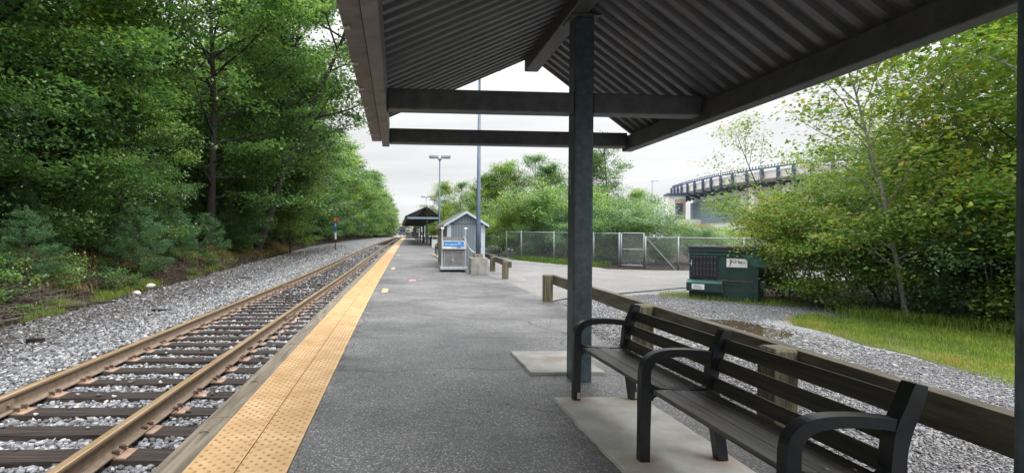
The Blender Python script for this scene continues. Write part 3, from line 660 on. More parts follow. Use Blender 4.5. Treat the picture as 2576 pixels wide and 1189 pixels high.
# ------------------------------------------------------------ timber guard fences
def guard(label, group, posts, z, rail_dx, x_end=None):
    """posts: list of (X,Y); the rail runs behind them"""
    root = empty('guard_fence', (posts[0][0], posts[0][1], z), label, 'timber fence', group)
    O = Vector((posts[0][0], posts[0][1], z))
    r_ = random.Random(4)
    for (x, y_) in posts:
        b = MB(); s_ = .093
        vs = []
        for (zz, q) in ((-.1, s_), (.575, s_), (.598, s_-.018)):
            vs += [(x-O.x-q, y_-O.y-q, zz+gz(y_)-z), (x-O.x+q, y_-O.y-q, zz+gz(y_)-z), (x-O.x+q, y_-O.y+q, zz+gz(y_)-z), (x-O.x-q, y_-O.y+q, zz+gz(y_)-z)]
        fs = [(0,3,2,1), (8,9,10,11)]
        for l in (0, 1): fs += [(l*4+i, l*4+(i+1) % 4, (l+1)*4+(i+1) % 4, (l+1)*4+i) for i in range(4)]
        b.add(vs, fs); b.build('post', M['post_wood'], root, bevel=.006)
    for i in range(len(posts)-1):
        if i % 2: continue
        a = posts[i]; c = posts[min(i+2, len(posts)-1)]
        d = Vector((c[0]-a[0], c[1]-a[1], 0)).normalized()
        e0 = .12 if i == 0 else .0; e1 = -.004
        A_ = Vector((a[0]+.093+rail_dx, a[1], .485+gz(a[1])-z))-Vector((O.x, O.y, 0))-d*e0
        C_ = Vector((c[0]+.093+rail_dx, c[1], .485+gz(c[1])-z))-Vector((O.x, O.y, 0))+d*e1
        b = MB(); b.beam(A_, C_, .098, .205); b.build('rail', M['fence_wood'], root, bevel=.006)
    return root
px_ = lambda Y: 2.94+(Y-3.65)*.059
guard('near weathered timber guard fence running behind the black bench', 'timber guard fences', [(px_(y_), y_) for y_ in (10.9, 8.45, 6.05, 3.68, 1.3, -1.1, -3.5)], 0, .055)
guard('short timber guard fence with a bare end post beside the concrete lamp base', 'timber guard fences', [(3.66, 16.55), (3.88, 19.9), (4.05, 23.2), (4.2, 26.6), (4.35, 30.0)], gz(16.5), .055)
guard('distant dark timber fence behind the benches of the far shelter', 'timber guard fences', [(4.0+bx(Y)-.1, Y) for Y in (38, 41, 44, 47, 50, 53, 56, 59, 62)], gz(40), .055)

# ------------------------------------------------------------ lamp posts
def lamp(X, Y, label, base=True, z=0, detail=True):
    root = empty('lamp_post', (X, Y, z), label, 'lamp post', 'twin headed lamp posts along the platform')
    zb = .62 if base else 0
    b = MB(); H_ = 7.75-z*.0
    b.tube([(0,0,zb+.14), (0,0,zb+1.0), (0,0,H_-.1)], [.088, .085, .042], 14)
    p_ = b.build('pole', M['lampblue'], root, smooth=True)
    if base:
        b = MB(); b.box(-.31, .31, -.31, .31, -.02, .62); b.build('concrete_base', M['concrete_old'], root, bevel=.02)
        b = MB(); b.box(-.16, .16, -.16, .16, .621, .76); b.build('base_block', mat('base_cover', (.16,.12,.09), .8, ns=12, col2=(.26,.21,.17)), root, bevel=.01)
        b = MB(); b.box(.07, .1, -.05, .0, .98, 1.18); b.build('hand_hole', M['bolt'], p_)
    b = MB(); b.box(-.13, .13, -.13, .13, H_-.2, H_-.05); b.build('head_bracket', M['lamphead'], root)
    for s_ in (-1, 1):
        b = MB(); b.add([(s_*.12,-.2,H_-.04),(s_*.12,.2,H_-.04),(s_*.88,.22,H_+.02),(s_*.88,-.22,H_+.02),(s_*.12,-.15,H_+.17),(s_*.12,.15,H_+.17),(s_*.84,.17,H_+.2),(s_*.84,-.17,H_+.2)], [(0,1,2,3),(4,5,6,7),(0,1,5,4),(1,2,6,5),(2,3,7,6),(3,0,4,7)])
        h = b.build('lamp_head', M['lamphead'], root, bevel=.02)
        b = MB(); b.box(min(s_*.25, s_*.82), max(s_*.25, s_*.82), -.16, .16, H_-.045, H_-.02); b.build('lens', M['glass_l'], h)
    return root
lamp(3.07, 18.6, 'near blue grey lamp post standing on a stained concrete block beside the shed', True, gz(18.6))
lamp(3.42, 40, 'tall twin headed lamp post rising behind the shed roof', False, gz(40)-.35)
lamp(4.92, 84, 'far twin headed lamp post rising above the ridge of the distant shelter', False, gz(84)-.6)
lamp(5.75, 106, 'farthest lamp post with its heads just at the ridge of the distant shelter', False, gz(106)-.85)

# ------------------------------------------------------------ shed
def make_shed():
    X0, X1, Y0, Y1, z = 2.14, 3.74, 21.0, 25.6, gz(21)-.01
    root = empty('shed', (X0, Y0, z), 'small blue grey wooden shed with white trim and gabled roof on the platform', 'shed')
    W = X1-X0; D = Y1-Y0; HE, HA = 1.93, 2.42
    b = MB(); b.box(0, W, 0, .04, 0, HE); b.build('front_wall', M['siding'], root)
    g_ = MB(); g_.prism([(0, HE+.002), (W, HE+.002), (W/2, HA)], 'Y', .0, .04); gb = g_.build('gable', M['siding'], root)
    gr_ = MB()
    for i in range(1, 13): gr_.box(i*W/13-.006, i*W/13+.006, -.006, .002, .02, HE-.02)
    for i in range(2, 12): gr_.box(i*W/13-.006, i*W/13+.006, -.006, .002, HE+.03, HE+.02+(HA-HE)*(1-abs(i*2/13-1))-.03)
    gr_.build('groove', mat('siding_groove', (.06,.075,.09), .8), root)
    b = MB(); b.box(0, W, -.012, -.001, HE-.015, HE+.012); b.build('band', mat('band_dark', (.1,.12,.14), .7), root)  # thin dark blue-grey strip between front wall and gable
    b = MB(); b.box(0, .04, .041, D, 0, HE); b.build('side_wall', M['siding_side'], root)
    b = MB(); b.box(W-.04, W, .041, D, 0, HE); b.build('side_wall', M['siding_side'], root)
    b = MB(); b.box(.041, W-.041, D-.04, D, 0, HE); b.build('back_wall', M['siding'], root)
    for (x0, x1) in ((-.012, .16), (W-.16, W+.012)):
        b = MB(); b.box(x0, x1, -.025, -.002, 0, HE-.03); b.build('corner_trim', M['trim'], root)
    ov = .15
    sl = (HA-HE)/(W/2)
    for s_ in (0, 1):
        f = (lambda x: x) if s_ == 0 else (lambda x: W-x)
        b = MB(); xa = -ov; za = HE-ov*sl+.02
        b.add([(f(xa),-.14,za),(f(W/2),-.14,HA+.02),(f(W/2),-.14,HA+.07),(f(xa),-.14,za+.05),(f(xa),D+.1,za),(f(W/2),D+.1,HA+.02),(f(W/2),D+.1,HA+.07),(f(xa),D+.1,za+.05)], [(0,1,2,3),(7,6,5,4),(3,2,6,7),(0,4,5,1),(0,3,7,4)])
        b.build('roof', M['shingle'], root)
        b = MB()
        b.add([(f(xa-.01),-.165,za-.07),(f(W/2),-.165,HA-.05),(f(W/2),-.165,HA+.055),(f(xa-.01),-.165,za+.04),(f(xa-.01),-.142,za-.07),(f(W/2),-.142,HA-.05),(f(W/2),-.142,HA+.055),(f(xa-.01),-.142,za+.04)], [(0,1,2,3),(7,6,5,4),(3,2,6,7),(0,4,5,1),(0,3,7,4),(1,5,6,2)])
        b.build('barge_board', M['trim'], root)
        b = MB(); b.box(min(f(xa-.02), f(xa)), max(f(xa-.02), f(xa)), -.14, D+.1, za-.1, za+.03); b.build('fascia', mat('worn_fascia', (.3,.27,.24), .8, ns=6, col2=(.42,.4,.38)), root)
    return root
make_shed()

# ------------------------------------------------------------ portable wheelchair lift
def make_lift():
    X0, Y0, z = 1.74, 19.5, gz(19.5)
    root = empty('wheelchair_lift', (X0, Y0, z), 'aluminium portable wheelchair lift with a blue label parked in front of the shed', 'wheelchair lift')
    W = 1.02
    for x in (0.02, W-.08):
        b = MB(); b.box(x, x+.06, 0, .06, .1, 1.70); m_ = b.build('mast', M['alum'], root, bevel=.006)
        b = MB(); b.tube([(x-.01, .03, 1.70), (x+.10, .03, 1.70)], .045, 10); b.build('pulley', M['alum'], m_, smooth=False)
    b = MB(); b.box(-.03, W+.03, -.05, .09, .09, .2); b.build('base_rail', M['alum'], root, bevel=.006)
    b = MB(); b.box(.081, W-.081, .03, .045, .2, .88); b.build('lower_panel', M['steel'], root)
    b = MB(); b.box(.081, W-.081, .02, .03, .9+.33, 1.38); b.build('upper_panel', M['steel'], root)
    b = MB(); b.box(.03, W-.03, -.1, -.02, .90, 1.22); p_ = b.build('control_box', mat('box_panel', (.5,.5,.5), .5, ns=5, col2=(.58,.58,.58)), root, bevel=.006)
    b = MB(); b.box(.1, W-.12, -.104, -.1005, 1.09, 1.19); b.box(.1, W-.12, -.104, -.1005, 1.005, 1.072); b.build('label_panel', M['blue_sign'], p_)
    b = MB(); b.prism([(.1,1.074),(.17,1.09),(.2,1.12),(.22,1.1),(.3,1.088),(.45,1.1),(.8,1.09),(.82,1.074)], 'Y', -.1065, -.1045); b.prism([(.66,1.14),(.7,1.16),(.76,1.15),(.78,1.14),(.72,1.125)], 'Y', -.1065, -.1045); b.build('label_print', M['white'], p_)
    b = MB(); b.box(.1, .38, -.1035, -.1005, .925, 1.0); b.build('label_panel', M['white'], p_)
    b = MB(); b.box(.62, .78, -.1035, -.1005, .95, .995); b.build('label_panel', M['blue_sign'], p_)
    text_mesh('lettering', 'LIFT', .055, M['white'], p_, Matrix.Translation((.42, -.1066, 1.042)) @ Matrix.Rotation(R(90), 4, 'X'), .001)
    b = MB(); b.box(.06, W-.06, -.09, .02, .86, .89); b.build('rail', M['black_plastic'], root)
    b = MB(); b.tube([(.42,-.03,.87),(.44,-.03,.62),(.47,-.03,.5)], .012, 6); b.tube([(.4,-.04,.46),(.44,-.04,.49),(.5,-.04,.48),(.52,-.04,.44),(.46,-.04,.4)], .016, 6); b.build('crank_handle', M['alum'], root)
    b = MB()
    for x in (.14, W-.15): b.tube([(x,-.02,.87),(x+.01,-.02,.4),(x,-.02,.25)], .012, 6)
    b.build('tie_rod', M['alum'], root)
    b = MB(); b.tube([(W-.12,0,1.36),(W-.02,-.03,1.22)], .014, 6); b.tube([(W-.14,0,1.35),(W-.09,.0,1.42)], .02, 6); b.build('lock_lever', M['alum'], root)
    b = MB(); b.box(.05, W-.05, .1, .9, .14, .19); b.build('platform_tray', M['steel'], root)
    for (x, y_) in ((.08,.0),(W-.08,.0),(.08,.8),(W-.08,.8)):
        b = MB(); b.tube([(x-.025,y_,.05),(x+.025,y_,.05)], .05, 12); b.build('castor', M['black_plastic'], root)
    b = MB(); b.box(.0,W,.1,.85,.05,.12); b.build('chassis', M['black_plastic'], root)
    pts = [(W-.02,-.02,1.16)]
    for i in range(1, 9): t = i/8; pts.append((W+.0+t*.42, -.02-.1*t, 1.1-.3*t-.12*math.sin(t*3.14)))
    b = MB(); b.tube(pts, .01, 5); b.build('chain', M['alum'], root)
make_lift()
# white cooler-like bin seen past the shed
b = MB(); b.box(-.24, .24, -.2, .2, 0, .68); b.box(-.26, .26, -.22, .22, .681, .73); o = b.build('bin', M['white'], bevel=.02); o.location = (3.35, 44, gz(44)); tag(o, 'small white bin by the timber fence seen between the far bench and shelter', 'bin')

# ------------------------------------------------------------ dumpster
def make_dumpster():
    a = Vector((7.17, 11.81)); c = Vector((8.22, 10.86)); W = (c-a).length
    rz = math.atan2(c.y-a.y, c.x-a.x); z = gz(11.5)-.035
    root = empty('dumpster', (a.x, a.y, z), 'dark green steel dumpster with a black side door beside the bushes', 'dumpster', None, rz)
    D, Ht = 1.25, 1.27
    b = MB()   # local: X along the front, Y into depth, Z up
    b.box(0, W, 0, D, 0, Ht-.14); b.build('body', M['green'], root, bevel=.008)
    b = MB(); b.box(-.012, W+.012, -.02, D+.01, Ht-.139, Ht-.03); b.build('rim', M['green'], root, bevel=.01)
    b = MB()
    for i in range(9):
        x = -.03+i*(W+.06)/9; b.box(x+.008, x+(W+.06)/9-.008, -.04, D, Ht-.028, Ht+.012+.004*(i % 2))
    b.box(-.03, W+.03, -.03, D, Ht-.029, Ht-.005); b.build('lid', M['lid'], root, bevel=.006)
    d = MB(); x0, x1, z0, z1 = .055, .62, .5, 1.06
    d.box(x0, x1, -.02, -.001, z0, z1)
    for i in range(7): xx = x0+.03+i*(x1-x0-.04)/7; d.box(xx, xx+.05, -.042, -.021, z0+.04, z1-.02)
    dr = d.build('side_door', M['black_plastic'], root, bevel=.004)
    d = MB()
    for r_ in range(4):
        for i in range(7): xx = x0+.037+i*(x1-x0-.04)/7; zz = z0+.1+r_*.14; d.box(xx, xx+.034, -.0445, -.0425, zz, zz+.006)
    d.build('door_vent', mat('vent_grey', (.25,.25,.27), .5), dr)  # thin mid-grey bars across the black door ribs
    d = MB(); d.tube([(x0+.0,-.03,.8),(x0+.0,-.03,.94)], .012, 6); d.box(x0-.04, x0+.02, -.04, -.03, .85, .87); d.build('handle', M['alum'], dr)
    b = MB(); b.box(.02, .97, -.03, -.002, 1.085, 1.105); b.build('door_track', M['green_worn'], root)
    # fork pocket
    b = MB(); b.prism([(0,.2),(0,.48),(-.06,.46),(-.17,.4),(-.17,.2)], 'X', -.03, .73); pk = b.build('fork_pocket', M['green'], root, bevel=.006)
    b = MB(); b.add([(-.02,-.068,.462),(.72,-.068,.462),(.72,-.174,.404),(-.02,-.174,.404)], [(0,1,2,3)]); b.build('pocket_top', M['green_worn'], pk)
    b = MB(); b.box(.715, .735, -.165, -.005, .19, .4); b.build('pocket_edge', M['rust'], pk)
    b = MB(); b.box(.09, .36, -.176, -.1715, .25, .375); lb = b.build('warning_label', M['white'], pk)
    b = MB()
    for i in range(4): b.box(.11+.03*(i % 2), .32-.02*i, -.1785, -.1765, .275+i*.022, .283+i*.022)
    b.build('label_print', M['ink'], lb)
    b = MB(); b.box(.3, W-.1, -.012, -.002, .47, .49); b.box(.75, W, -.006, -.001, .26, .268); b.build('seam', M['rust'], root)
    # slanted corner gusset at right and right sleeve
    b = MB(); b.prism([(W-.35, 1.10), (W+.012, 1.10), (W+.2, .82), (W-.08, .82)], 'Y', -.03, -.01); b.build('gusset', M['green_worn'], root)
    b = MB(); b.prism([(0,.2),(0,.42),(-.1,.42),(-.1,.2)], 'X', 0, .01); 
    b = MB(); b.box(W+.002, W+.12, .15, D-.15, .3, .5); b.build('side_sleeve', M['green'], root, bevel=.006)
    sg = MB(); sg.box(.79, 1.2, -.012, -.002, .80, 1.0); s_ = sg.build('sign', M['white'], root)
    text_mesh('lettering', 'J', .175, M['inkgreen'], s_, Matrix.Translation((.868, -.0125, .915)) @ Matrix.Rotation(R(90), 4, 'X'), .001, 1.15)
    text_mesh('lettering', 'RM', .115, M['inkgreen'], s_, Matrix.Translation((.96, -.0125, .92)) @ Matrix.Rotation(R(90), 4, 'X'), .001, 1.1)
    b = MB()
    b.prism([(1.035,.915),(1.062,.945),(1.062,.927),(1.1,.945),(1.12,.935),(1.08,.915)], 'Y', -.0135, -.0122)
    b.prism([(1.035,.91),(1.062,.88),(1.062,.9),(1.1,.882),(1.12,.892),(1.08,.912)], 'Y', -.0135, -.0122)
    b.prism([(1.125,.935),(1.165,.912),(1.125,.89),(1.132,.912)], 'Y', -.0135, -.0122)
    b.build('emblem', M['inkgreen'], s_)
make_dumpster()

# ------------------------------------------------------------ chain link fences
def chain_fence(label, pts, H_, gate=None, group='chain link fences', pitch=.1, wr=.0028):
    root = empty('chain_link_fence', (pts[0][0], pts[0][1], pts[0][2]), label, 'chain link fence', group)
    O = Vector(pts[0])
    for (x, y_, z, h) in [(*p, H_) for p in pts]:
        b = MB(); b.tube([(x-O.x, y_-O.y, z-O.z-.05), (x-O.x, y_-O.y, z-O.z+h+.06)], .035, 8); b.build('post', M['wirefence'], root, smooth=True)
    for i in range(len(pts)-1):
        a, c = Vector(pts[i])-O, Vector(pts[i+1])-O; Ln = (c-a).length; d = (c-a).normalized()
        b = MB(); b.tube([a+Vector((0,0,H_)), c+Vector((0,0,H_))], .024, 6); b.build('top_rail', M['wirefence'], root, smooth=True)
        b = MB(); P = lambda s_, z: a+d*s_+Vector((0,0,z))
        k = -H_
        nrm = d.cross(Vector((0,0,1)))*.004
        while k < Ln:
            for sg in (1, -1):
                s0, s1, z0, z1 = (k, k+H_, .02, H_-.03) if sg == 1 else (k, k+H_, H_-.03, .02)
                if s0 < 0: t = -s0/(s1-s0); z0 = z0+(z1-z0)*t; s0 = 0
                if s1 > Ln: t = (Ln-s0)/(s1-s0); z1 = z0+(z1-z0)*t; s1 = Ln
                if s1-s0 > .02:
                    A_, C_ = P(s0, z0)+nrm*sg, P(s1, z1)+nrm*sg; u = (C_-A_).normalized(); w_ = u.cross(d.cross(Vector((0,0,1)))).normalized()*wr; q = d.cross(Vector((0,0,1)))*wr
                    b.add([A_-w_, A_+w_, C_+w_, C_-w_, A_+q*.6, C_+q*.6], [(0,1,2,3),(0,4,5,3),(1,4,5,2)])
            k += pitch
        b.build('mesh_panel', M['wirefence'], root)
    return root
cz = lambda y_: gz(y_)-.02
chain_fence('chain link fence with a top rail behind the road, left of the gate', [(6.6, 29.6, cz(29)), (7.1, 28.0, cz(28)), (8.35, 26.0, cz(26)), (9.7, 24.0, cz(24)), (10.35, 22.6, cz(22.6))], 1.58)
chain_fence('lower chain link fence with a diagonal brace between gate and dumpster', [(11.35, 22.1, cz(22)), (12.6, 21.6, cz(21.6)), (15.5, 21.4, cz(21)), (19, 21.6, cz(21)), (22.5, 22, cz(22))], 1.42)
chain_fence('distant low chain link fence behind the gravel path beside the shed', [(6.5, 31.5, cz(31)), (6.2, 35, cz(35)), (5.8, 40, cz(40)), (5.9, 48, cz(48)), (6.4, 58, cz(58))], 1.25, pitch=.14)
gt = empty('fence_gate', (10.42, 22.55, cz(22.5)), 'narrow chain link gate with a middle bar standing between two fence posts', 'gate')
gd = Vector((.87, -.4, 0)); gd2 = gd.normalized(); gl = gd.length
b = MB(); U = Vector((0,0,1))
for (s0, z0, s1, z1) in ((0,.1,0,1.62),(gl,.1,gl,1.62),(0,.12,gl,.12),(0,1.6,gl,1.6),(0,.85,gl,.85)): b.tube([gd2*s0+U*z0, gd2*s1+U*z1], .028, 7)
b.build('gate_frame', M['wirefence'], gt, smooth=True)
b = MB(); k = -1.5
while k < gl:
    for sg in (1, -1):
        s0, s1, z0, z1 = (k, k+1.5, .12, 1.6) if sg == 1 else (k, k+1.5, 1.6, .12)
        if s0 < 0: t = -s0/(s1-s0); z0 += (z1-z0)*t; s0 = 0
        if s1 > gl: t = (gl-s0)/(s1-s0); z1 = z0+(z1-z0)*t; s1 = gl
        if s1-s0 > .02: b.tube([gd2*s0+U*z0, gd2*s1+U*z1], .004, 3)
    k += .1
b.build('mesh_panel', M['wirefence'], gt)
b = MB(); b.beam((11.42, 22.06, 1.4), (12.5, 21.65, .05), .05, .05)
br = b.build('brace_rail', M['wirefence'])
cf = [o for o in col.objects if o.name.startswith('chain_link_fence') and 'diagonal' in o.get('label', '')][0]
br.parent = cf; br.matrix_parent_inverse = Matrix.Translation(cf.location).inverted()

# ------------------------------------------------------------ trackside signal marker, far vehicle, barrier
rt = empty('marker_post', (-5.62, 46, land_z(-6.6, 46)-.1), 'slim black trackside marker post with blue and white plates and an orange red head', 'marker post')
b = MB(); b.tube([(0,0,-.1), (0,0,2.6)], .045, 8); b.build('pole', M['black_plastic'], rt)
b = MB(); b.box(-.1, .1, -.06, -.046, 1.75, 2.72); bp_ = b.build('blue_plate', mat('blue_plate', (.02,.1,.36), .5), rt)
b = MB(); b.box(-.05, .06, -.063, -.0605, 2.3, 2.62); b.build('plate_print', mat('faded_print', (.3,.5,.6), .6), bp_)
b = MB(); b.box(-.05, .11, -.06, -.046, 1.14, 1.74); b.build('white_plate', M['white'], rt)
b = MB(); b.box(-.15, .05, -.16, .16, 2.76, 3.08); b.build('head_orange', mat('orange_head', (.6,.2,.02), .5), rt)
b = MB(); b.box(.052, .23, -.16, .16, 2.76, 3.08); b.build('head_red', mat('red_head', (.45,.03,.02), .5), rt)

vy = 210; rt = empty('rail_vehicle', (TC+bx(vy), vy, -.1+gz(vy)), 'small dark vehicle far down the track at the vanishing point', 'rail vehicle')
b = MB(); b.box(-1.4, 1.4, 0, 12, .8, 3.4); b.build('body', M['ink'], rt, bevel=.15)
b = MB(); b.box(-1.35, 1.35, 1.5, 12, 3.41, 4.3); b.build('upper_body', mat('red_brown', (.1,.03,.025), .6), rt, bevel=.1)
b = MB(); b.box(-1.0, 1.0, -.03, -.002, 2.3, 3.1); b.build('windscreen', mat('dark_glass', (.02,.03,.035), .15), rt)
for y_ in (2, 9.5):
    b = MB()
    for x in (-.75, .75): b.tube([(x-.07, y_, .42), (x+.07, y_, .42)], .42, 14)
    b.build('wheelset', M['bolt'], rt)
b = MB(); Yb = 111.5; x0 = bx(Yb)
for k in range(6): b.box(x0-.6, x0+2.3, Yb-.03, Yb+.03, gz(Yb)+.08+k*.2, gz(Yb)+.25+k*.2)
for x in (-.55, .9, 2.2): b.box(x0+x, x0+x+.1, Yb+.031, Yb+.12, gz(Yb)-.1, gz(Yb)+1.3)
tag(b.build('barrier', mat('brown_barrier', (.16,.1,.075), .8, ns=3, col2=(.24,.16,.12))), 'low brown boarded barrier closing the far end of the platform', 'barrier')

# ------------------------------------------------------------ stadium beyond the trees
def make_stadium():
    F_, CX_, CY_, RO = 1250., 1067., 595.6, .0086
    cy_, sy_ = math.cos(YAW), math.sin(YAW)
    P0 = Vector((0, 0, 0))
    # plan of the outer rim, measured distances in metres along the view (x right, y forward)
    rim = [(236, 414), (233, 402), (229.5, 388), (226, 370), (223, 350), (221, 333), (221.3, 316), (223, 298), (225.5, 282), (229, 269), (237.5, 258), (250, 248), (280, 235)]
    root = empty('stadium', (rim[0][0], rim[0][1], 0), 'large white and beige stadium with a blue railed upper rim rising behind the trees', 'stadium')
    O = Vector((rim[0][0], rim[0][1], 0))
    cen = Vector((400, 350, 0))
    def off(p, d): v = (cen-Vector((p[0], p[1], 0))).normalized(); return Vector((p[0], p[1], 0))+v*d-O
    M['cream'] = mat('cream_panel', (.8,.77,.71), .7, ns=.2, col2=(.86,.83,.78)); M['stwhite'] = mat('white_cladding', (.84,.85,.86), .6, ns=.1, col2=(.8,.81,.82))
    M['stblue'] = mat('navy_steel', (.05,.075,.14), .5); M['brick'] = mat('tan_brick', (.42,.29,.21), .8, ns=.4, col2=(.5,.36,.28))
    M['stglass'] = mat('pale_glass', (.62,.72,.74), .2, ns=.15, col2=(.7,.79,.8)); M['dkglass'] = mat('dark_window', (.04,.06,.1), .2)
    def ring(name, prof, m, rng=None):
        b = MB(); rr = rim if rng is None else rim[rng[0]:rng[1]]; n = len(prof)
        for p in rr: b.v += [tuple(off(p, d)+Vector((0,0,z))) for d, z in prof]
        for j in range(len(rr)-1):
            for q in range(n): b.f.append([j*n+q, j*n+(q+1) % n, (j+1)*n+(q+1) % n, (j+1)*n+q]); b.m.append(0)
        b.f += [list(range(n)), [(len(rr)-1)*n+q for q in range(n)][::-1]]; b.m += [0, 0]
        return b.build(name, m, root)
    ring('upper_fascia', [(0, 42.6), (.8, 42.6), (16, 42), (16, 35.5), (7, 37.0), (.6, 38.6)], M['cream'])
    ring('soffit_band', [(6.4, 36.9), (16, 35.4), (16, 34.6), (7, 36.0)], M['stblue'])
    rl = ring('rim_rail', [(-.6, 44.6), (0, 44.6), (0, 45.4), (-.6, 45.4)], M['stblue'])
    ring('rim_rail', [(-.4, 42.8), (0, 42.8), (0, 43.1), (-.4, 43.1)], M['stblue'])
    # brackets and small lights between rim points
    nb = 0
    def along(t):
        s_ = t*(len(rim)-1); i = min(int(s_), len(rim)-2); f = s_-i
        return (rim[i][0]+(rim[i+1][0]-rim[i][0])*f, rim[i][1]+(rim[i+1][1]-rim[i][1])*f)
    for k in range(19):
        p = along(k/18); b = MB()
        b.beam(off(p, -.9)+U*36.5, off(p, -.9)+U*45.2, 1.3, 1.3, up=(0,1,0)); b.beam(off(p, -.9)+U*36.5, off(p, 9)+U*33, 1.3, 1.3); b.build('bracket', M['stblue'], root)
    b = MB()
    for k in range(90):
        p = along(k/89); b.box(-.18, .18, -.18, .18, 45.4, 46.5, 0, Matrix.Translation(off(p, 0))); b.box(-.35, .35, -.3, .3, 46.4, 46.9, 0, Matrix.Translation(off(p, 0)))
    b.build('rim_lights', M['stblue'], root)['kind'] = 'stuff'
    ring('upper_wall', [(12, 0), (14, 0), (14, 35.4), (12, 35.4)], M['stwhite'], (1, len(rim)))
    ring('glass_wall', [(10.5, 15), (11.8, 15), (11.8, 31), (10.5, 31)], M['stglass'], (1, 7))
    mu = MB()
    for k in range(46):
        t = .09+.38*k/45; p = along(t); mu.beam(off(p, 10.2)+U*15, off(p, 10.2)+U*31, .5, .5, up=(0,1,0))
    for zz in [15+1.75*i for i in range(10)]:
        for k in range(12): mu.beam(off(along(.09+.38*k/12), 10.2)+U*zz, off(along(.09+.38*(k+1)/12), 10.2)+U*zz, .5, .5)
    mu.build('mullions', mat('mullion_grey', (.28,.36,.4), .5), root)['kind'] = 'stuff'
    ring('brick_wall', [(9.5, 8), (11.9, 8), (11.9, 24), (9.5, 24)], M['brick'], (9, len(rim)))
    for t in (.55, .68, .8):
        p = along(t); b = MB(); b.beam(off(p, 9.0)+U*0, off(p, 9.0)+U*35.4, 7, 5, up=(0,1,0)); b.build('pier', M['cream'], root)
    # stair tower at the left end
    tx, ty = 218.5, 389.; T = Matrix.Translation(Vector((tx, ty, 0))-O) @ Matrix.Rotation(R(-20), 4, 'Z')
    b = MB(); b.box(0, 12.5, 0, 14, 8, 36.5, 0, T); tw = b.build('tower', M['cream'], root)
    b = MB(); b.box(4.6, 12.2, -.3, 0-.02, 14.5, 33, 0, T); b.build('tower_panel', M['brick'], tw)
    b = MB(); b.box(5.4, 10.2, -.6, -.32, 15, 30, 0, T); wn = b.build('window', M['dkglass'], tw)
    b = MB()
    for k in range(5): b.box(5.4, 10.2, -.72, -.61, 17+k*2.8, 17.6+k*2.8, 0, T)
    b.build('window_bar', M['stblue'], wn)
    b = MB(); b.box(-1.5, 14.5, -2, 15, 36.6, 38.2, 0, T); b.build('tower_roof', M['stblue'], tw)
    b = MB(); b.box(5, 12, -.35, -.01, 33.3, 36.4, 0, T); b.build('window', M['stglass'], tw)
    b = MB(); b.box(-6, 44, -5, -3, 0, 17, 0, T); b.build('base_wall', M['stwhite'], root)
    b = MB(); b.box(-9, -.2, 6, 16, 4, 20, 0, T); b.build('annexe', M['stglass'], root)
    return root
stad = make_stadium()
b = MB(); b.tube([(0,0,0),(0,0,39.5)], [.5,.3], 8); lp = empty('floodlight_mast', (169, 321, 0), 'thin grey mast standing alone in the sky left of the stadium', 'mast'); b.build('pole', M['alum'], lp)
b = MB(); b.box(-.5, 4.0, -.6, .6, 39.5, 40.1); b.build('lamp_head', M['alum'], lp)

# ------------------------------------------------------------ vegetation
def leaves(P, size, g, aspect=.62, flat=.6, droop=.15):
    """kite-shaped folded leaf quads at points P"""
    n = len(P)
    a = g.uniform(0, 2*np.pi, n); el = g.normal(-droop, .45, n)
    d = np.stack([np.cos(a)*np.cos(el), np.sin(a)*np.cos(el), np.sin(el)], -1)
    nn = g.normal(size=(n, 3))*(1-flat)+np.array([0, 0, 1.0]); s = np.cross(d, nn); s /= np.linalg.norm(s, axis=1)[:, None]+1e-9
    L_ = size[:, None]
    v0 = P; v2 = P+d*L_; mid = P+d*L_*.45; up = np.cross(s, d)*L_*.12
    v1 = mid+s*L_*aspect/2-up; v3 = mid-s*L_*aspect/2-up
    return np.stack([v0, v1, v2, v3], 1).reshape(-1, 3)

def tube_path(b, p0, d, L_, r0, r1, g, n=5, wob=.12, sides=5, grav=0.0):
    pts = [np.array(p0, float)]; d = np.array(d, float); d /= np.linalg.norm(d)
    for i in range(n):
        d = d+g.normal(size=3)*wob+np.array([0, 0, grav]); d /= np.linalg.norm(d); pts.append(pts[-1]+d*L_/n)
    b.tube([tuple(p) for p in pts], [r0+(r1-r0)*i/n for i in range(n+1)], sides, cap=False)
    return pts

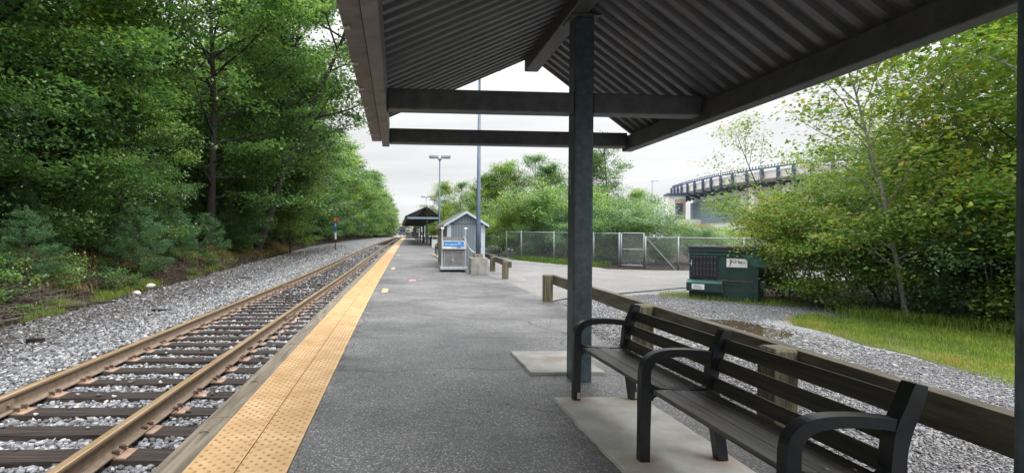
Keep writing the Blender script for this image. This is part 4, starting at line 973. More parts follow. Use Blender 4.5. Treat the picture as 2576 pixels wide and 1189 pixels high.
PROTO = {}
def tree_proto(key, seed, H, Rc, base, nlimb, nleaf, lsize, bark, leafm, tr=None, prof=None, lean=0, clsz=.16, twig=2, up=.35, multi=1, oneside=None, flatc=.24, gap=None):
    """builds trunk mesh + crown mesh; crown leaves gather in sprays at twig ends"""
    g = np.random.default_rng(seed); b = MB(); tr = tr or H*.018
    prof = prof or (lambda t: (math.sin(math.pi*min(1, max(0, t*.85+.12))))**.7)
    C = []; W_ = []
    for mstem in range(multi):
        if multi == 1: p0 = (0, 0, -.3); d0 = (lean, 0, 1); hh = H*.93
        else:
            a = 2*math.pi*mstem/multi+g.uniform(-.4, .4); rr = Rc*.1; p0 = (rr*math.cos(a), rr*math.sin(a), -.2); sp = g.uniform(.15, .5); d0 = (sp*math.cos(a), sp*math.sin(a), 1); hh = H*g.uniform(.75, 1.0)
        tp = tube_path(b, p0, d0, hh+.3, tr, tr*.18, g, 9, .045 if multi == 1 else .08, 8)
        nl = max(3, nlimb//multi)
        for i in range(nl):
            t = (i+g.uniform(0, .9))/nl; h = base+(H*.95-base)*t; s_ = min(h/max(hh, .1), .97)*9; k = min(int(s_), 8); f = s_-k
            if f > 1: f = 1
            q = tp[k]*(1-f)+tp[k+1]*f
            a = i*2.4+g.uniform(-.5, .5)
            if oneside is not None and g.random() < .6: a = oneside+g.uniform(-.9, .9)
            L_ = Rc*prof(t)*g.uniform(.75, 1.12)+.05*Rc
            d = (math.cos(a), math.sin(a), up+.5*t+g.uniform(-.15, .15))
            lp_ = tube_path(b, q, d, L_, tr*.42*(1-.6*t), tr*.06, g, 5, .13, 5, -.03)
            for j in (2, 3, 4, 5): C.append(lp_[j]); W_.append(1.0 if j > 2 else .5)
            for _ in range(twig):
                j = g.integers(2, 5); a2 = a+g.choice([-1, 1])*g.uniform(.5, 1.3)
                l2 = tube_path(b, lp_[j], (math.cos(a2), math.sin(a2), up+g.uniform(-.3, .3)), L_*g.uniform(.3, .55), tr*.12, tr*.03, g, 3, .15, 4, -.02)
                C.append(l2[-1]); W_.append(1.2); C.append(l2[-2]); W_.append(1)
        C.append(tp[-1]); W_.append(1.3)
    C = np.array(C); W_ = np.array(W_); idx = g.choice(len(C), nleaf, p=W_/W_.sum())
    cr_ = (clsz*Rc*(1+g.uniform(-.35, .5, len(C))))[idx]
    off_ = g.normal(size=(nleaf, 3)); rr = np.linalg.norm(off_, axis=1)[:, None]; off_ = off_/rr*np.minimum(rr, 2.3)**.8
    # each spray is a tilted plate
    tl = g.normal(size=(len(C), 2))*.22
    off_[:, 2] = off_[:, 2]*flatc+(off_[:, 0]*tl[idx, 0]+off_[:, 1]*tl[idx, 1])
    P = C[idx]+off_*cr_[:, None]
    k_ = P[:, 2] > .05
    if gap:                                            # thin the foliage on one side so that the trunk shows
        dx_, dy_, wdt, zlo, zhi = gap; along = P[:, 0]*dx_+P[:, 1]*dy_; lat = np.abs(-P[:, 0]*dy_+P[:, 1]*dx_)
        k_ &= ~((along > -.3) & (lat < wdt*(1+.25*np.sin(P[:, 2]*2.1))) & (P[:, 2] > zlo) & (P[:, 2] < zhi) & (g.random(len(P)) < .93))
    P = P[k_]; idx = idx[k_]
    cv = g.uniform(0, 1, len(C)); var = np.clip(.12+.58*cv[idx]+g.normal(0, .15, len(P))+.12*(P[:, 2]/H), 0, 1)
    V = leaves(P, g.uniform(.7, 1.25, len(P))*lsize, g, .66, .72)
    o = b.build('trunk', bark, None, smooth=True); tm = o.data; bpy.data.objects.remove(o)
    cm = quads_mesh('crown', V, var, leafm)
    PROTO[key] = (tm, cm)
def put(key, x, y_, z, rz, s_, name, label, cat, group=None, tilt=0):
    o = empty(name, (x, y_, z), label, cat, group, rz); o.scale = (s_, s_, s_); o.rotation_euler[1] = tilt
    tm, cm = PROTO[key]; link('trunk', tm, o); link('crown', cm, o); return o

GD = (.35, -.937)
tree_proto('oakA', 11, 20, 6.2, 1.6, 44, 52000, .23, M['bark'], M['leaf_oak'], tr=.24, clsz=.115)
tree_proto('oakB', 12, 19, 5.8, 2.2, 42, 48000, .22, M['bark'], M['leaf_oak'], tr=.2, clsz=.11, up=.25)
tree_proto('oakC', 13, 21, 6.0, 2.4, 42, 46000, .23, M['bark'], M['leaf_blue'], tr=.26, clsz=.11)
tree_proto('oakT', 34, 20, 6.4, 3.0, 42, 44000, .23, M['bark'], M['leaf_oak'], tr=.27, clsz=.11, gap=(*GD, .75, 0, 11))
tree_proto('oakF', 35, 19, 6.6, 3.0, 44, 48000, .23, M['bark'], M['leaf_oak'], tr=.3, clsz=.11, gap=(*GD, .9, 0, 9.5), multi=2)
tree_proto('edge', 14, 8.5, 3.4, .5, 30, 24000, .135, M['bark'], M['leaf_oak'], tr=.09, clsz=.14, up=.15)
tree_proto('edgeB', 15, 7, 3.0, .4, 28, 20000, .14, M['bark'], M['leaf_blue'], tr=.08, clsz=.15, up=.1)
tree_proto('farA', 16, 19, 6.0, .8, 38, 20000, .34, M['bark'], M['leaf_oak'], tr=.24, clsz=.15)
tree_proto('farB', 17, 18, 5.6, .8, 32, 18000, .36, M['bark'], M['leaf_green'], tr=.22, clsz=.15)
tree_proto('mid', 18, 8.5, 2.9, .6, 30, 20000, .13, M['bark'], M['leaf_green'], tr=.09, clsz=.15, up=.7, flatc=.35)
tree_proto('midY', 19, 8, 2.6, .6, 28, 17000, .13, M['bark'], M['leaf_yel'], tr=.08, clsz=.15, up=.7, flatc=.35)
tree_proto('slim', 20, 9, 2.1, 1.0, 28, 9000, .13, M['bark'], M['leaf_blue'], tr=.08, clsz=.14, up=1.0, flatc=.35)
tree_proto('bush', 21, 2.9, 1.7, .15, 40, 15000, .085, M['twig'], M['leaf_green'], tr=.025, clsz=.15, flatc=.4, multi=6, up=.5)
tree_proto('bushB', 22, 2.4, 1.6, .1, 40, 13500, .08, M['twig'], M['leaf_blue'], tr=.022, clsz=.15, flatc=.4, multi=6, up=.4)
tree_proto('bushG', 37, 3.0, 1.7, .15, 40, 15000, .09, M['twig'], M['leaf_oak'], tr=.025, clsz=.15, flatc=.4, multi=6, up=.6)
tree_proto('midG', 38, 8.7, 2.6, .6, 30, 20000, .13, M['bark'], M['leaf_oak'], tr=.09, clsz=.14, up=.9, flatc=.4)
tree_proto('bushY', 23, 2.6, 1.5, .15, 34, 11000, .09, M['twig'], M['leaf_yel'], tr=.022, clsz=.16, flatc=.4, multi=6, up=.6)
tree_proto('aspen', 24, 7.2, 2.5, 1.3, 24, 7500, .115, M['bark_pale'], M['leaf_yel'], tr=.055, clsz=.14, up=.85, twig=3)
tree_proto('sparse', 36, 6.4, 1.7, 1.2, 16, 1900, .1, M['bark'], M['leaf_yel'], tr=.04, clsz=.16, up=.9, flatc=.5)
tree_proto('maple', 25, 7.0, 2.9, .8, 30, 12500, .115, M['bark'], M['leaf_green'], tr=.06, clsz=.13, up=.5, twig=3)
tree_proto('sprig', 26, .75, .55, .02, 14, 900, .085, M['twig'], M['leaf_oak'], tr=.01, clsz=.25, multi=4, up=.5)
tree_proto('redbush', 27, 3.2, 2.0, .4, 24, 9000, .14, M['twig'], M['leaf_red'], tr=.03, clsz=.2, multi=4)

# young pines: whorls of drooping branches thick with needles
def pine_proto(key, seed, H, Rc, nn, spread=1):
    g = np.random.default_rng(seed); b = MB(); b.tube([(0,0,-.1), (.02,0,H*.5), (0,.01,H)], [H*.014, H*.009, .004], 6)
    P = []; D = []
    for w_ in range(int(H/.3)+2):
        z = .15+w_*.3; t = z/H
        if t > .98: break
        nb = 6
        for k in range(nb):
            a = 2*math.pi*(k+g.uniform(-.25,.25))/nb+w_; L_ = Rc*(1-t)**.75*g.uniform(.75, 1.15)+.08
            pts = tube_path(b, (0,0,z), (math.cos(a), math.sin(a), .35), L_, .011, .003, g, 4, .1, 4, .02)
            m_ = int(nn*L_/Rc)
            for _ in range(m_):
                s_ = g.uniform(.2, 1)**.6*4; i = min(int(s_), 3); q = pts[i]+(pts[i+1]-pts[i])*(s_-i)
                q = q+g.normal(size=3)*.04*Rc; dd = (pts[i+1]-pts[i]); dd = dd/np.linalg.norm(dd)+g.normal(size=3)*.75; P.append(q); D.append(dd/np.linalg.norm(dd))
    for _ in range(nn): P.append(np.array([0,0,H*g.uniform(.85,1)])); dd = g.normal(size=3)*.6+[0,0,1]; D.append(dd/np.linalg.norm(dd))
    P = np.array(P); D = np.array(D); n = len(P); s = np.cross(D, g.normal(size=(n,3))); s /= np.linalg.norm(s, axis=1)[:, None]
    L_ = g.uniform(.07, .13, n)[:, None]; w_ = .0055
    V = np.stack([P-s*w_, P+s*w_, P+D*L_+s*w_*.5, P+D*L_-s*w_*.5], 1).reshape(-1, 3)
    o = b.build('trunk', M['bark'], None); tm = o.data; bpy.data.objects.remove(o)
    PROTO[key] = (tm, quads_mesh('crown', V, np.clip(g.normal(.45,.2,n)+.25*(P[:,2]/H-.5), 0, 1), M['needle']))
pine_proto('pine', 31, 2.6, 1.35, 330); pine_proto('pineB', 32, 1.7, 1.1, 330); pine_proto('pineC', 33, .5, .32, 90)

def lz(X, Y): return bank_h(X, Y)+gz(Y)
def L_put(key, X, Y, rz, s_, name, label, cat, group=None, tilt=0):
    return put(key, X+bx(Y), Y, lz(X, Y)-.05, rz, s_, name, label, cat, group, tilt)
GF = 'tall trees in the wood beside the track'
near_trees = [
 ('oakC', -13.6, 9.6, .3, .95, 'tall broadleaf tree at the left border of the picture, nearest of the wood'),
 ('oakA', -12.6, 16.2, 1.3, .92, 'tall dark oak with low spreading sprays left of the small pines'),
 ('oakB', -14.8, 21.0, 2.3, 1.0, 'tall oak standing back behind the small pines'),
 ('oakT', -11.5, 30.4, 0, 1.0, 'large oak with a straight black trunk showing through its crown'),
 ('oakF', -11.2, 35.6, 0, 1.1, 'large forked oak whose limbs reach right towards the shelter roof'),
 ('oakC', -12.3, 42.0, .7, 1.12, 'tall bluish green tree just before the marker post'),
 ('oakA', -12.6, 51.0, 2.0, 1.08, 'tall oak directly behind the marker post'),
 ('oakB', -12.8, 60.0, 3.0, 1.05, 'tall oak just beyond the marker post'),
]
for (k, X, Y, rz, s_, lab) in near_trees: L_put(k, X, Y, rz, s_, 'oak_tree', lab, 'tree', GF)
i = 0
for Y in list(range(69, 330, 10)):
    for X in (-13.0, -21):
        L_put(['farA', 'farB', 'farA'][i % 3], X+rnd.uniform(-.8, .8), Y+rnd.uniform(-2, 2), rnd.uniform(0, 6), rnd.uniform(.8, 1.05), 'oak_tree', 'one of the receding trees in the far part of the wood along the track', 'tree', 'trees in the far part of the wood'); i += 1
for (X, Y) in [(-21, 4), (-20.5, 13), (-21.5, 22), (-20, 31), (-21, 40), (-21, 50), (-21.5, 59)]:
    L_put(['farA', 'farB'][i % 2], X, Y, rnd.uniform(0, 6), rnd.uniform(.9, 1.1), 'oak_tree', 'tree deeper in the wood showing between the front trees', 'tree', 'trees deep in the wood'); i += 1
edge = [
 ('edgeB', -11.6, 8.4, 1.0, .8, 'low leafy tree filling the left border above the brown bank'),
 ('edge', -12.4, 12.8, 2.2, .9, 'bright green young tree spreading above the dark hollow in the bank'),
 ('edge', -12.0, 17.0, .2, .95, 'young tree with arching sprays above the left small pine'),
 ('edge', -11.4, 20.5, 3.4, .78, 'young tree with light green sprays above the largest small pine'),
 ('edgeB', -12.4, 25.0, 4.4, .6, 'bluish young tree right of the largest small pine'),
 ('edge', -11.0, 32.5, 5.3, .62, 'young tree over the brown grass on the bank'),
 ('edgeB', -12.2, 35.5, .9, 1.0, 'dense young tree left of the marker post'),
 ('edge', -12.4, 41.0, 1.9, 1.0, 'bushy young tree close to the left of the marker post'),
 ('edge', -12.9, 47.5, 2.6, 1.0, 'bushy young tree behind the marker post'),
]
edge.append(('midY', -9.6, 42, .4, .98, 'yellowing young tree reaching out in front of the green oaks near the marker post'))
for (k, X, Y, rz, s_, lab) in edge: L_put(k, X, Y, rz, s_, 'young_tree', lab, 'tree', 'young trees at the edge of the wood')
for Y in range(54, 200, 7):
    L_put(['edge', 'edgeB'][Y % 2], -12.9+rnd.uniform(-.5, .5), Y, rnd.uniform(0, 6), rnd.uniform(.8, 1.1), 'young_tree', 'low tree at the foot of the far part of the wood', 'tree', 'low trees along the far track')
pines = [
 ('pine', -9.5, 13.2, .5, .75, 'small pine with open feathery boughs on the bank, leftmost of the larger pines'),
 ('pineB', -11.3, 15.6, 2, 1.15, 'dark rounded small pine just right of the leftmost one'),
 ('pine', -9.4, 18.4, 1.2, 1.05, 'bushiest small pine, above the two white rocks'),
 ('pine', -10.6, 23.2, 3.0, 1.05, 'small pine right of the bushiest one, touching the dead twigs'),
 ('pineB', -10.7, 27.5, 4.0, 1.3, 'small pine over the dry grass midway along the bank'),
 ('pine', -11.2, 32, 5.0, 1.0, 'small pine farthest along the bank, left of the marker post'),
 ('pineC', -9.0, 9.9, 0, 1.2, 'tiny pine seedling on the brown bank near the left border'),
 ('pineC', -9.0, 10.6, 1, 1.3, 'tiny pine seedling just right of the other seedling on the bank'),
]
for (k, X, Y, rz, s_, lab) in pines: L_put(k, X, Y, rz, s_, 'pine_tree', lab, 'pine tree', 'young pines on the bank')
for (X, Y, s_, lab) in [(-9.9, 11.0, 1.7, 'large bright leafy sprig on the upper bank at the left border'), (-8.7, 11.5, .85, 'small leafy sprout beside the dead twigs on the bank'), (-8.4, 10.3, .65, 'low leafy sprout on the brown litter near the left border'), (-8.1, 11.2, .4, 'smallest green sprout near the ballast edge')]:
    L_put('sprig', X, Y, X, s_, 'shrub', lab, 'shrub', 'green sprouts on the bank')

for k in range(26):
    Y = 9.2+k*.85+rnd.uniform(-.3, .3); X = toe(Y)-rnd.uniform(.5, 3.0)
    L_put('sprig', X, Y, rnd.uniform(0, 6), rnd.uniform(.35, .95), 'shrub', 'one of the low green plants scattered over the brown bank', 'shrub', 'low plants scattered over the bank')
for (X, Y, r0, hh) in [(-12.6, 10.9, .13, 9), (-12.9, 11.4, .09, 9), (-13.4, 11.9, .07, 8)]:
    t_ = empty('bare_trunk', (X+bx(Y), Y, lz(X, Y)-.1), {.13: 'thick dark trunk in the hollow at the left border', .09: 'thinner dark trunk just right of the thick one in the hollow', .07: 'thinnest pale dark trunk at the right of the hollow'}[r0], 'tree', 'dark trunks in the hollow at the left')
    b = MB(); b.tube([(0,0,0), (.05,.02,hh*.4), (-.05,.1,hh)], [r0, r0*.8, r0*.4], 9); b.build('trunk', M['bark'], t_, smooth=True)
# deep wood backdrop: leaf mass and trunks, uncountable
g = np.random.default_rng(77); n = 30000
P = np.stack([g.uniform(-34, -17, n), g.uniform(-6, 120, n), g.uniform(0, 1, n)**1.4*7+.3], -1)
me = quads_mesh('understorey', leaves(P, g.uniform(.3, .6, n), g), np.clip(g.normal(.3,.2,n), 0, 1), M['leaf_oak']); tag(link('understorey', me), kind='stuff')

# litter, twigs and grass on the bank
g = np.random.default_rng(5); n = 26000
X = np.array([0.0]*n); Y = 4+g.random(n)**1.4*40; X = vec(toe, Y)-g.random(n)**1.1*4.5+.12; Z = vec(lz, X, Y)+.004+g.random(n)*.02
me = quads_mesh('leaf_litter', leaves(np.stack([X+vec(bx, Y), Y, Z], -1), g.uniform(.04, .1, n), g, .6, .5, 0), np.clip(g.beta(1.6,2.6,n), 0, 1), M['litter']); tag(link('leaf_litter', me), kind='stuff')
b = MB(); r_ = random.Random(12)
for _ in range(520):
    Y = 8+r_.random()**1.3*28; X = toe(Y)-.1-r_.random()*3.2
    if r_.random() < .45: Y = 9.5+r_.random()*4.5; X = toe(Y)-.3-r_.random()*1.6
    a = r_.uniform(-.9, .9)+(0 if r_.random() < .7 else 1.5); L_ = r_.uniform(.15, .8); x, y_ = X+bx(Y), Y; z = lz(X, Y)+.015; up_ = r_.uniform(0, .25)
    b.tube([(x, y_, z), (x+L_*.5*math.cos(a), y_+L_*.5*math.sin(a), z+up_*L_*.5+r_.uniform(-.02,.05)), (x+L_*math.cos(a+.3), y_+L_*math.sin(a+.3), z+up_*L_)], [r_.uniform(.004,.01), .005, .002], 4, cap=False)
tag(b.build('fallen_twigs', M['twig']), kind='stuff')
def blades(name, pts, hmin, hmax, m, g, wd=.004, varf=None):
    n = len(pts); a = g.uniform(0, 6.283, n); h = g.uniform(hmin, hmax, n); ln = g.uniform(.1, .7, n)*h
    d = np.stack([np.cos(a), np.sin(a), np.zeros(n)], -1); s = np.stack([-np.sin(a), np.cos(a), np.zeros(n)], -1)*wd
    up_ = np.array([0, 0, 1.0]); p0 = pts; p1 = pts+up_*h[:, None]*.6+d*ln[:, None]*.3; p2 = pts+up_*h[:, None]+d*ln[:, None]
    V = np.stack([p0-s, p0+s, p1+s*.8, p1-s*.8, p1-s*.8, p1+s*.8, p2+s*.1, p2-s*.1], 1).reshape(-1, 3)
    var = np.clip(g.normal(.45, .22, n) if varf is None else varf, 0, 1)
    return tag(link(name, quads_mesh(name, V, np.repeat(var, 2), m)), kind='stuff')
g = np.random.default_rng(9)
cl = []
for (Yc, t0, sx, sy, n, ) in [(12.0,.25,.22,.5,450),(13.0,.6,.3,.6,500),(14.8,.4,.3,.9,700),(16.0,.7,.4,1.0,800),(17.6,.5,.3,1.0,700),(9.5,.1,.25,.3,450),(25,.6,.4,3.0,450),(11.1,.15,.1,.2,120),(21.5,.3,.15,.8,150)]:
    Y = g.normal(Yc, sy*.5, n); X = vec(toe, Y)-t0+g.normal(0, sx*.5, n); cl.append(np.stack([X+vec(bx, Y), Y, vec(lz, X, Y)-.01], -1))
blades('grass_tufts', np.concatenate(cl), .05, .2, M['grass'], g, .006, g.normal(.5, .25, sum(len(c) for c in cl)))
cl = []
for (Yc, t0, sx, sy, n) in [(12.5,3.4,.6,2.2,2600),(16,3.0,.8,3,1800),(20,2.2,.7,2.5,900),(29,1.8,.8,3.5,1800),(35,1.4,.8,4,1800),(44,1.0,.8,6,1500),(14.5,1.4,.4,1.2,400)]:
    Y = g.normal(Yc, sy*.5, n); X = vec(toe, Y)-t0+g.normal(0, sx*.5, n); cl.append(np.stack([X+vec(bx, Y), Y, vec(lz, X, Y)-.01], -1))
blades('dry_grass', np.concatenate(cl), .1, .38, M['drygrass'], g, .007)
# lawn on the right
def in_poly(x, y_, poly):
    c = np.zeros(len(x), bool); j = len(poly)-1
    for i in range(len(poly)):
        xi, yi = poly[i]; xj, yj = poly[j]
        c ^= ((yi > y_) != (yj > y_)) & (x < (xj-xi)*(y_-yi)/(yj-yi+1e-12)+xi); j = i
    return c
def lawn_blades(poly, n, h0, h1, name, m=M['grass'], wd=.0035):
    xs = [p[0] for p in poly]; ys = [p[1] for p in poly]; X = g.uniform(min(xs)-.1, max(xs), n); Y = g.uniform(min(ys), max(ys), n)
    k = in_poly(X+g.normal(0,.07,n), Y+g.normal(0,.07,n), poly) & (X < 1.5*Y+1); X, Y = X[k], Y[k]
    patch = np.sin(X*2.3+1)*np.cos(Y*1.9)+.6*np.sin(X*5.1+Y*4.3)+.6*np.sin(X*9-Y*7); ed = np.clip((7.0+.05*Y-X)*1.6, 0, 1)
    kk = g.random(len(X)) < np.clip(.75+.3*patch-.35*ed, .12, 1); X, Y, patch, ed = X[kk], Y[kk], patch[kk], ed[kk]
    return blades(name, np.stack([X, Y, vec(gz, Y)-.02], -1), h0, h1, m, g, wd, np.clip(.42+.13*patch+g.normal(0,.15,len(X))+.3*ed, 0, 1))
lawn_blades(lawn_pts, 150000, .02, .075, 'lawn_grass')
lawn_blades([(6.55, 12.1), (7.0, 11.55), (7.6, 10.95), (8.0, 10.4), (8.9, 10.2), (9.2, 11.2), (7.6, 12.6), (6.9, 12.7)], 9000, .03, .13, 'verge_grass')
n = 4200; t = g.random(n); X = 8.6+1.6*t+g.normal(0,.2,n); Y = 8.9-2.9*t+g.normal(0,.2,n)
blades('tall_grass', np.stack([X, Y, vec(gz, Y)-.03], -1), .08, .26, M['grass'], g, .004, g.normal(.3,.2,n))
n = 2500; t = g.random(n); X = 7.0+2.5*t+g.normal(0,.4,n); Y = 27.5-5*t+g.normal(0,.3,n)+.6
blades('fence_weeds', np.stack([X, Y, vec(gz, Y)-.03], -1), .1, .35, M['grass'], g, .009, g.normal(.1,.12,n))

# right-hand thicket
GR = 'bushes and young trees right of the dumpster'
right = [
 ('aspen', 9.35, 8.6, 3.14, .84, 'young_tree', 'slender pale barked young tree with yellowing leaves, leftmost pale trunk in the thicket', 'tree', .12),
 ('aspen', 11.6, 9.0, 2.1, 1.12, 'young_tree', 'taller pale barked young tree with yellow leaves nearer the right border', 'tree', .05),
 ('aspen', 9.8, 6.6, 3.3, 1.05, 'young_tree', 'yellow leaved young tree cut by the right steel column', 'tree', -.12),
 ('maple', 11.4, 8.2, 4.4, .82, 'young_tree', 'dense green young tree in the middle of the thicket', 'tree', 0),
 ('maple', 13.5, 9.5, 5.4, .9, 'young_tree', 'dense green tree behind the taller pale tree', 'tree', 0),
 ('maple', 12.6, 13.0, 1.4, .6, 'young_tree', 'green young tree rising behind the dumpster against the stadium', 'tree', 0),
 ('sparse', 11.4, 13.4, 3.14, .82, 'young_tree', 'thin young tree leaning left over the dumpster lid', 'tree', .5),
 ('sparse', 13.2, 13.6, 1.9, .85, 'young_tree', 'sparse yellow green young tree behind the dumpster, right of the leaning one', 'tree', -.1),
 ('maple', 15.0, 8.5, 2.4, .95, 'young_tree', 'tall green tree at the back of the thicket by the right border', 'tree', 0),
 ('maple', 16.5, 12.5, .4, 1.15, 'young_tree', 'tall green tree at the very back of the thicket', 'tree', 0),
 ('bushY', 9.15, 10.6, 1.0, .74, 'shrub', 'low yellow green bush pressed against the right side of the dumpster', 'shrub', 0),
 ('bushY', 9.6, 11.6, 2.0, .95, 'shrub', 'yellowish bush just above the right end of the dumpster', 'shrub', 0),
 ('bush', 9.3, 9.5, 2.7, .72, 'shrub', 'green bush between the dumpster and the leftmost pale trunk', 'shrub', 0),
 ('bushB', 10.0, 8.75, 3.7, .82, 'shrub', 'grey green bush at the foot of the leftmost pale trunk', 'shrub', 0),
 ('bush', 10.4, 7.9, 4.7, .85, 'shrub', 'dark green bush behind the middle of the lawn', 'shrub', 0),
 ('bushB', 10.6, 7.0, 5.7, .8, 'shrub', 'bushy shrub behind the right part of the lawn', 'shrub', 0),
 ('bush', 10.4, 6.1, .7, .75, 'shrub', 'green shrub next to the right steel column above the lawn', 'shrub', 0),
 ('bush', 11.8, 11.2, 1.6, 1.05, 'shrub', 'big green bush in the second row above the dumpster bush', 'shrub', 0),
 ('bush', 12.4, 9.6, 3.0, 1.2, 'shrub', 'big dense bush in the second row behind the middle of the lawn', 'shrub', 0),
 ('bushY', 12.0, 7.4, 3.9, 1.1, 'shrub', 'yellow flecked bush in the second row near the right border', 'shrub', 0),
 ('bush', 14.2, 10.8, 4.3, 1.35, 'shrub', 'big bush at the back of the thicket', 'shrub', 0),
 ('bush', 13.8, 8.0, 5.3, 1.35, 'shrub', 'large back bush near the right border', 'shrub', 0),
]
for (k, X, Y, rz, s_, nm, lab, cat, tl) in right:
    put(k, X, Y, gz(Y)-.04, rz, s_, nm, lab, cat, GR, tl)
# trees and bushes behind the chain link fence
GM = 'trees behind the chain link fence'
mid = [
 ('midG', 6.9, 40, .2, .62, 'green tree low behind the shed roof, left of the near lamp post'),
 ('midY', 5.0, 52, 1.2, .72, 'yellow green tree beside the far lamp post behind the shed'),
 ('slim', 5.9, 46, 2.2, .62, 'thin dark leaved tree sticking up left of the near lamp post'),
 ('mid', 8.4, 39, 1.2, .72, 'green tree right of the near lamp post'),
 ('midY', 9.6, 40, 2.2, .70, 'yellow green tree in the middle of the row right of the lamp post'),
 ('slim', 10.7, 39, 3.2, .78, 'thin open topped tree standing above the row'),
 ('midG', 11.2, 36, 4.2, .66, 'dense green tree left of the near steel column'),
 ('slim', 13.9, 32.3, 5.2, .82, 'tall conical tree seen just right of the near steel column'),
 ('midG', 12.9, 33.0, .6, .72, 'tall green tree partly hidden by the near steel column'),
 ('mid', 17.4, 35, 1.6, .48, 'round green treetop above the fence left of the stadium'),
 ('midY', 7.6, 33, 2.6, .42, 'low yellow green tree above the fence corner'),
]
for (k, X, Y, rz, s_, lab) in mid: put(k, X, Y, gz(Y)-.1, rz, s_*1.13, 'broadleaf_tree', lab, 'tree', GM)
midb = [
 ('bushY', 9.0, 32.5, 1.4, 1.15, 'tall yellowing bush rising behind the left end of the fence'),
 ('bushG', 10.2, 31.0, 2.4, 1.45, 'tall green bush behind the fence between the lamp post and steel column'),
 ('bushB', 9.6, 27.2, 5.0, .85, 'low grey green bush pressed against the back of the fence mesh'),
 ('bushG', 11.2, 25.0, 3.0, .8, 'low green bush against the fence mesh just left of the gate'),
 ('bushB', 7.8, 29.2, 2.0, .7, 'low bush against the left end of the fence mesh'),
 ('bushG', 8.3, 30.5, .2, 1.25, 'green bush behind the left end of the chain link fence'),
 ('bushB', 10.6, 28.6, 1.2, 1.2, 'grey green bush behind the middle of the chain link fence'),
 ('bushG', 12.1, 27.2, 2.2, 1.15, 'bush hidden partly by the near steel column behind the fence'),
 ('bushB', 12.6, 25.0, 3.2, 1.15, 'grey green bush directly behind the gate'),
 ('bushG', 14.2, 26.2, 4.2, .8, 'large mounded bush behind the fence brace'),
 ('bushB', 15.8, 25.5, 5.2, .8, 'grey green bush behind the fence left of the dumpster'),
 ('bushY', 17.8, 27, .5, .62, 'yellowish bush above the fence left of the dumpster'),
 ('bushY', 19.5, 25, 1.5, .68, 'yellowish bush above the dumpster lid behind the fence'),
 ('bush', 21.5, 26, 2.5, .72, 'green bush behind the fence right above the dumpster'),
 ('bushY', 24, 25.5, 3.5, .75, 'yellowish bush farther right behind the fence'),
 ('bush', 7.3, 35.5, 3.5, .95, 'green bush behind the low fence right of the shed'),
 ('bush', 7.0, 45, 4.5, 1.0, 'bright bush behind the low fence farther along the path'),
 ('bushY', 6.9, 55, 5.5, 1.1, 'yellowish bush beyond the low fence near the far shelter'),
 ('redbush', 29, 46, 0, .72, 'rust red bush in front of the stadium base'),
]
for (k, X, Y, rz, s_, lab) in midb: put(k, X, Y, gz(Y)-.1, rz, s_, 'shrub', lab, 'shrub', 'bushes behind the chain link fence')
i = 0
for Y in range(62, 300, 11):
    for X in (9.5, 16):
        put(['midY', 'mid', 'mid'][i % 3], X+bx(Y)+rnd.uniform(-1, 1), Y, gz(Y)-.1, rnd.uniform(0, 6), rnd.uniform(.75, .95), 'broadleaf_tree', 'one of the distant trees right of the far shelter', 'tree', 'distant trees right of the platform'); i += 1
for (X, Y) in [(20, 42), (24, 50), (30, 60), (36, 56), (42, 60), (50, 66), (26, 36), (33, 40), (22, 30), (27, 28), (33, 30), (40, 35), (18, 48), (13, 50), (10, 58)]:
    put(['mid', 'midY', 'bush'][i % 3], X, Y, gz(Y)-.6, rnd.uniform(0, 6), rnd.uniform(.24, .28)*(1 if Y < 45 else 1.1) if i % 3 < 2 else .95, 'broadleaf_tree', 'low tree in the belt in front of the stadium', 'tree', 'low tree belt before the stadium'); i += 1
# closing line of trees where the track disappears
for X in (-9, -3, 3, 9, 15):
    put(['farA', 'farB'][i % 2], X+bx(330), 332+rnd.uniform(-6, 6), gz(330), rnd.uniform(0, 6), .62, 'oak_tree', 'one of the trees closing the view at the end of the track', 'tree', 'trees at the end of the track'); i += 1

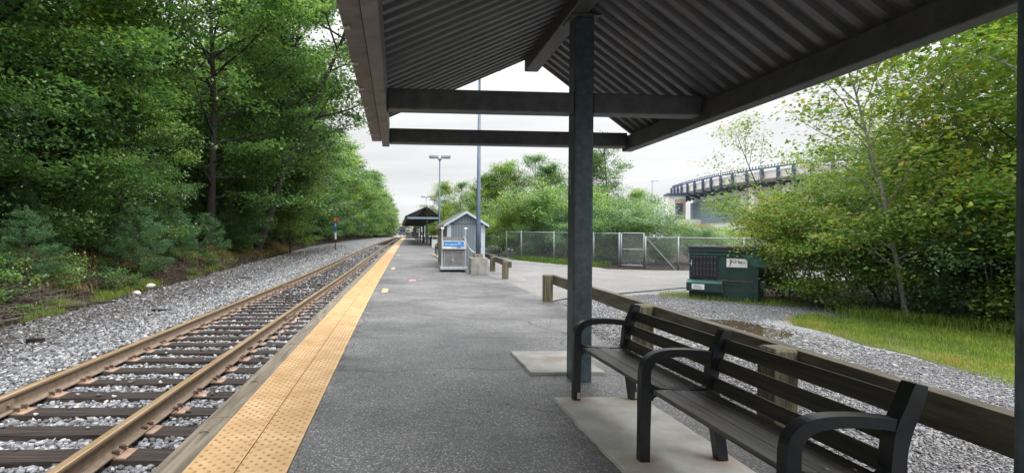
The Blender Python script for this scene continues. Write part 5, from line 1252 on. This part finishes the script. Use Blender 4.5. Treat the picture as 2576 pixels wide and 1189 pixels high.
# rocks and debris
def rock(name, X, Y, sx, sy, sz, m, label, cat, group=None, seed=1, left=True):
    g_ = random.Random(seed); b = MB(); n, k = 8, 5; vs = []
    for j in range(1, k):
        ph = math.pi*j/k
        for i_ in range(n):
            a = 2*math.pi*i_/n; q = 1+g_.uniform(-.15, .15); vs.append((sx*math.sin(ph)*math.cos(a)*q, sy*math.sin(ph)*math.sin(a)*q, sz*math.cos(ph)*q))
    vs += [(0,0,sz), (0,0,-sz)]; fs = [(j*n+i_, j*n+(i_+1) % n, (j+1)*n+(i_+1) % n, (j+1)*n+i_) for j in range(k-2) for i_ in range(n)]
    fs += [((i_+1) % n, i_, len(vs)-2) for i_ in range(n)]+[((k-2)*n+i_, (k-2)*n+(i_+1) % n, len(vs)-1) for i_ in range(n)]
    b.add(vs, fs); o = b.build(name, m, smooth=True); z = land_z(X, Y) if left else gz(Y)-.02
    o.location = (X+bx(Y), Y, z+sz*.35); o.rotation_euler[2] = g_.uniform(0, 3); tag(o, label, cat, group)
rock('rock', -8.15, 15.9, .14, .11, .09, M['rock'], 'small rounded white rock at the ballast edge below the bushiest pine', 'rock', 'white rocks by the ballast', 1)
rock('rock', -8.5, 17.4, .26, .13, .10, M['rock'], 'larger pale rock right of the small white one, below the pine', 'rock', 'white rocks by the ballast', 2)
def chunk(X, Y, l_, w_, h_, a, label, seed):
    g_ = random.Random(seed); b = MB(); Mx = Matrix.Rotation(a, 4, 'Z')
    b.box(-l_/2, l_/2, -w_/2, w_/2, 0, h_, 0, Mx); b.v = [(v[0]+g_.uniform(-.02,.02), v[1]+g_.uniform(-.02,.02), v[2]+g_.uniform(-.01,.01)) for v in b.v]
    o = b.build('timber_scrap', M['tie'], bevel=.008); o.location = (X+bx(Y), Y, land_z(X, Y)+.005); tag(o, label, 'timber scrap', 'scraps of black timber on the ballast')
for (X, Y, l_, w_, h_, a, lab, sd_) in [(-6.0, 8.6, .22, .13, .09, .2, 'stubby black timber scrap alone on the ballast at far left', 1), (-5.55, 12.0, .42, .14, .05, 0, 'flat black timber scrap midway between the bank and the rail', 2), (-8.05, 12.6, .45, .12, .1, .3, 'black timber scrap at the edge of the bank by the green tufts', 3), (-7.9, 13.7, .6, .08, .08, .5, 'thin black timber scrap at the bank edge right of the tufts', 4), (-6.0, 17.2, .7, .12, .04, 1.2, 'long grey black timber scrap lying along the ballast', 5), (-6.3, 20.5, .5, .1, .05, 0, 'farthest black timber scrap on the ballast', 6)]:
    chunk(X, Y, l_, w_, h_, a, lab, sd_)
rock('yellow_leaf', -1.72, 5.1, .03, .022, .008, mat('yellow_leaf', (.6,.35,.02), .6), 'fallen yellow leaf on the ballast between rail and platform edge', 'leaf', None, 5)
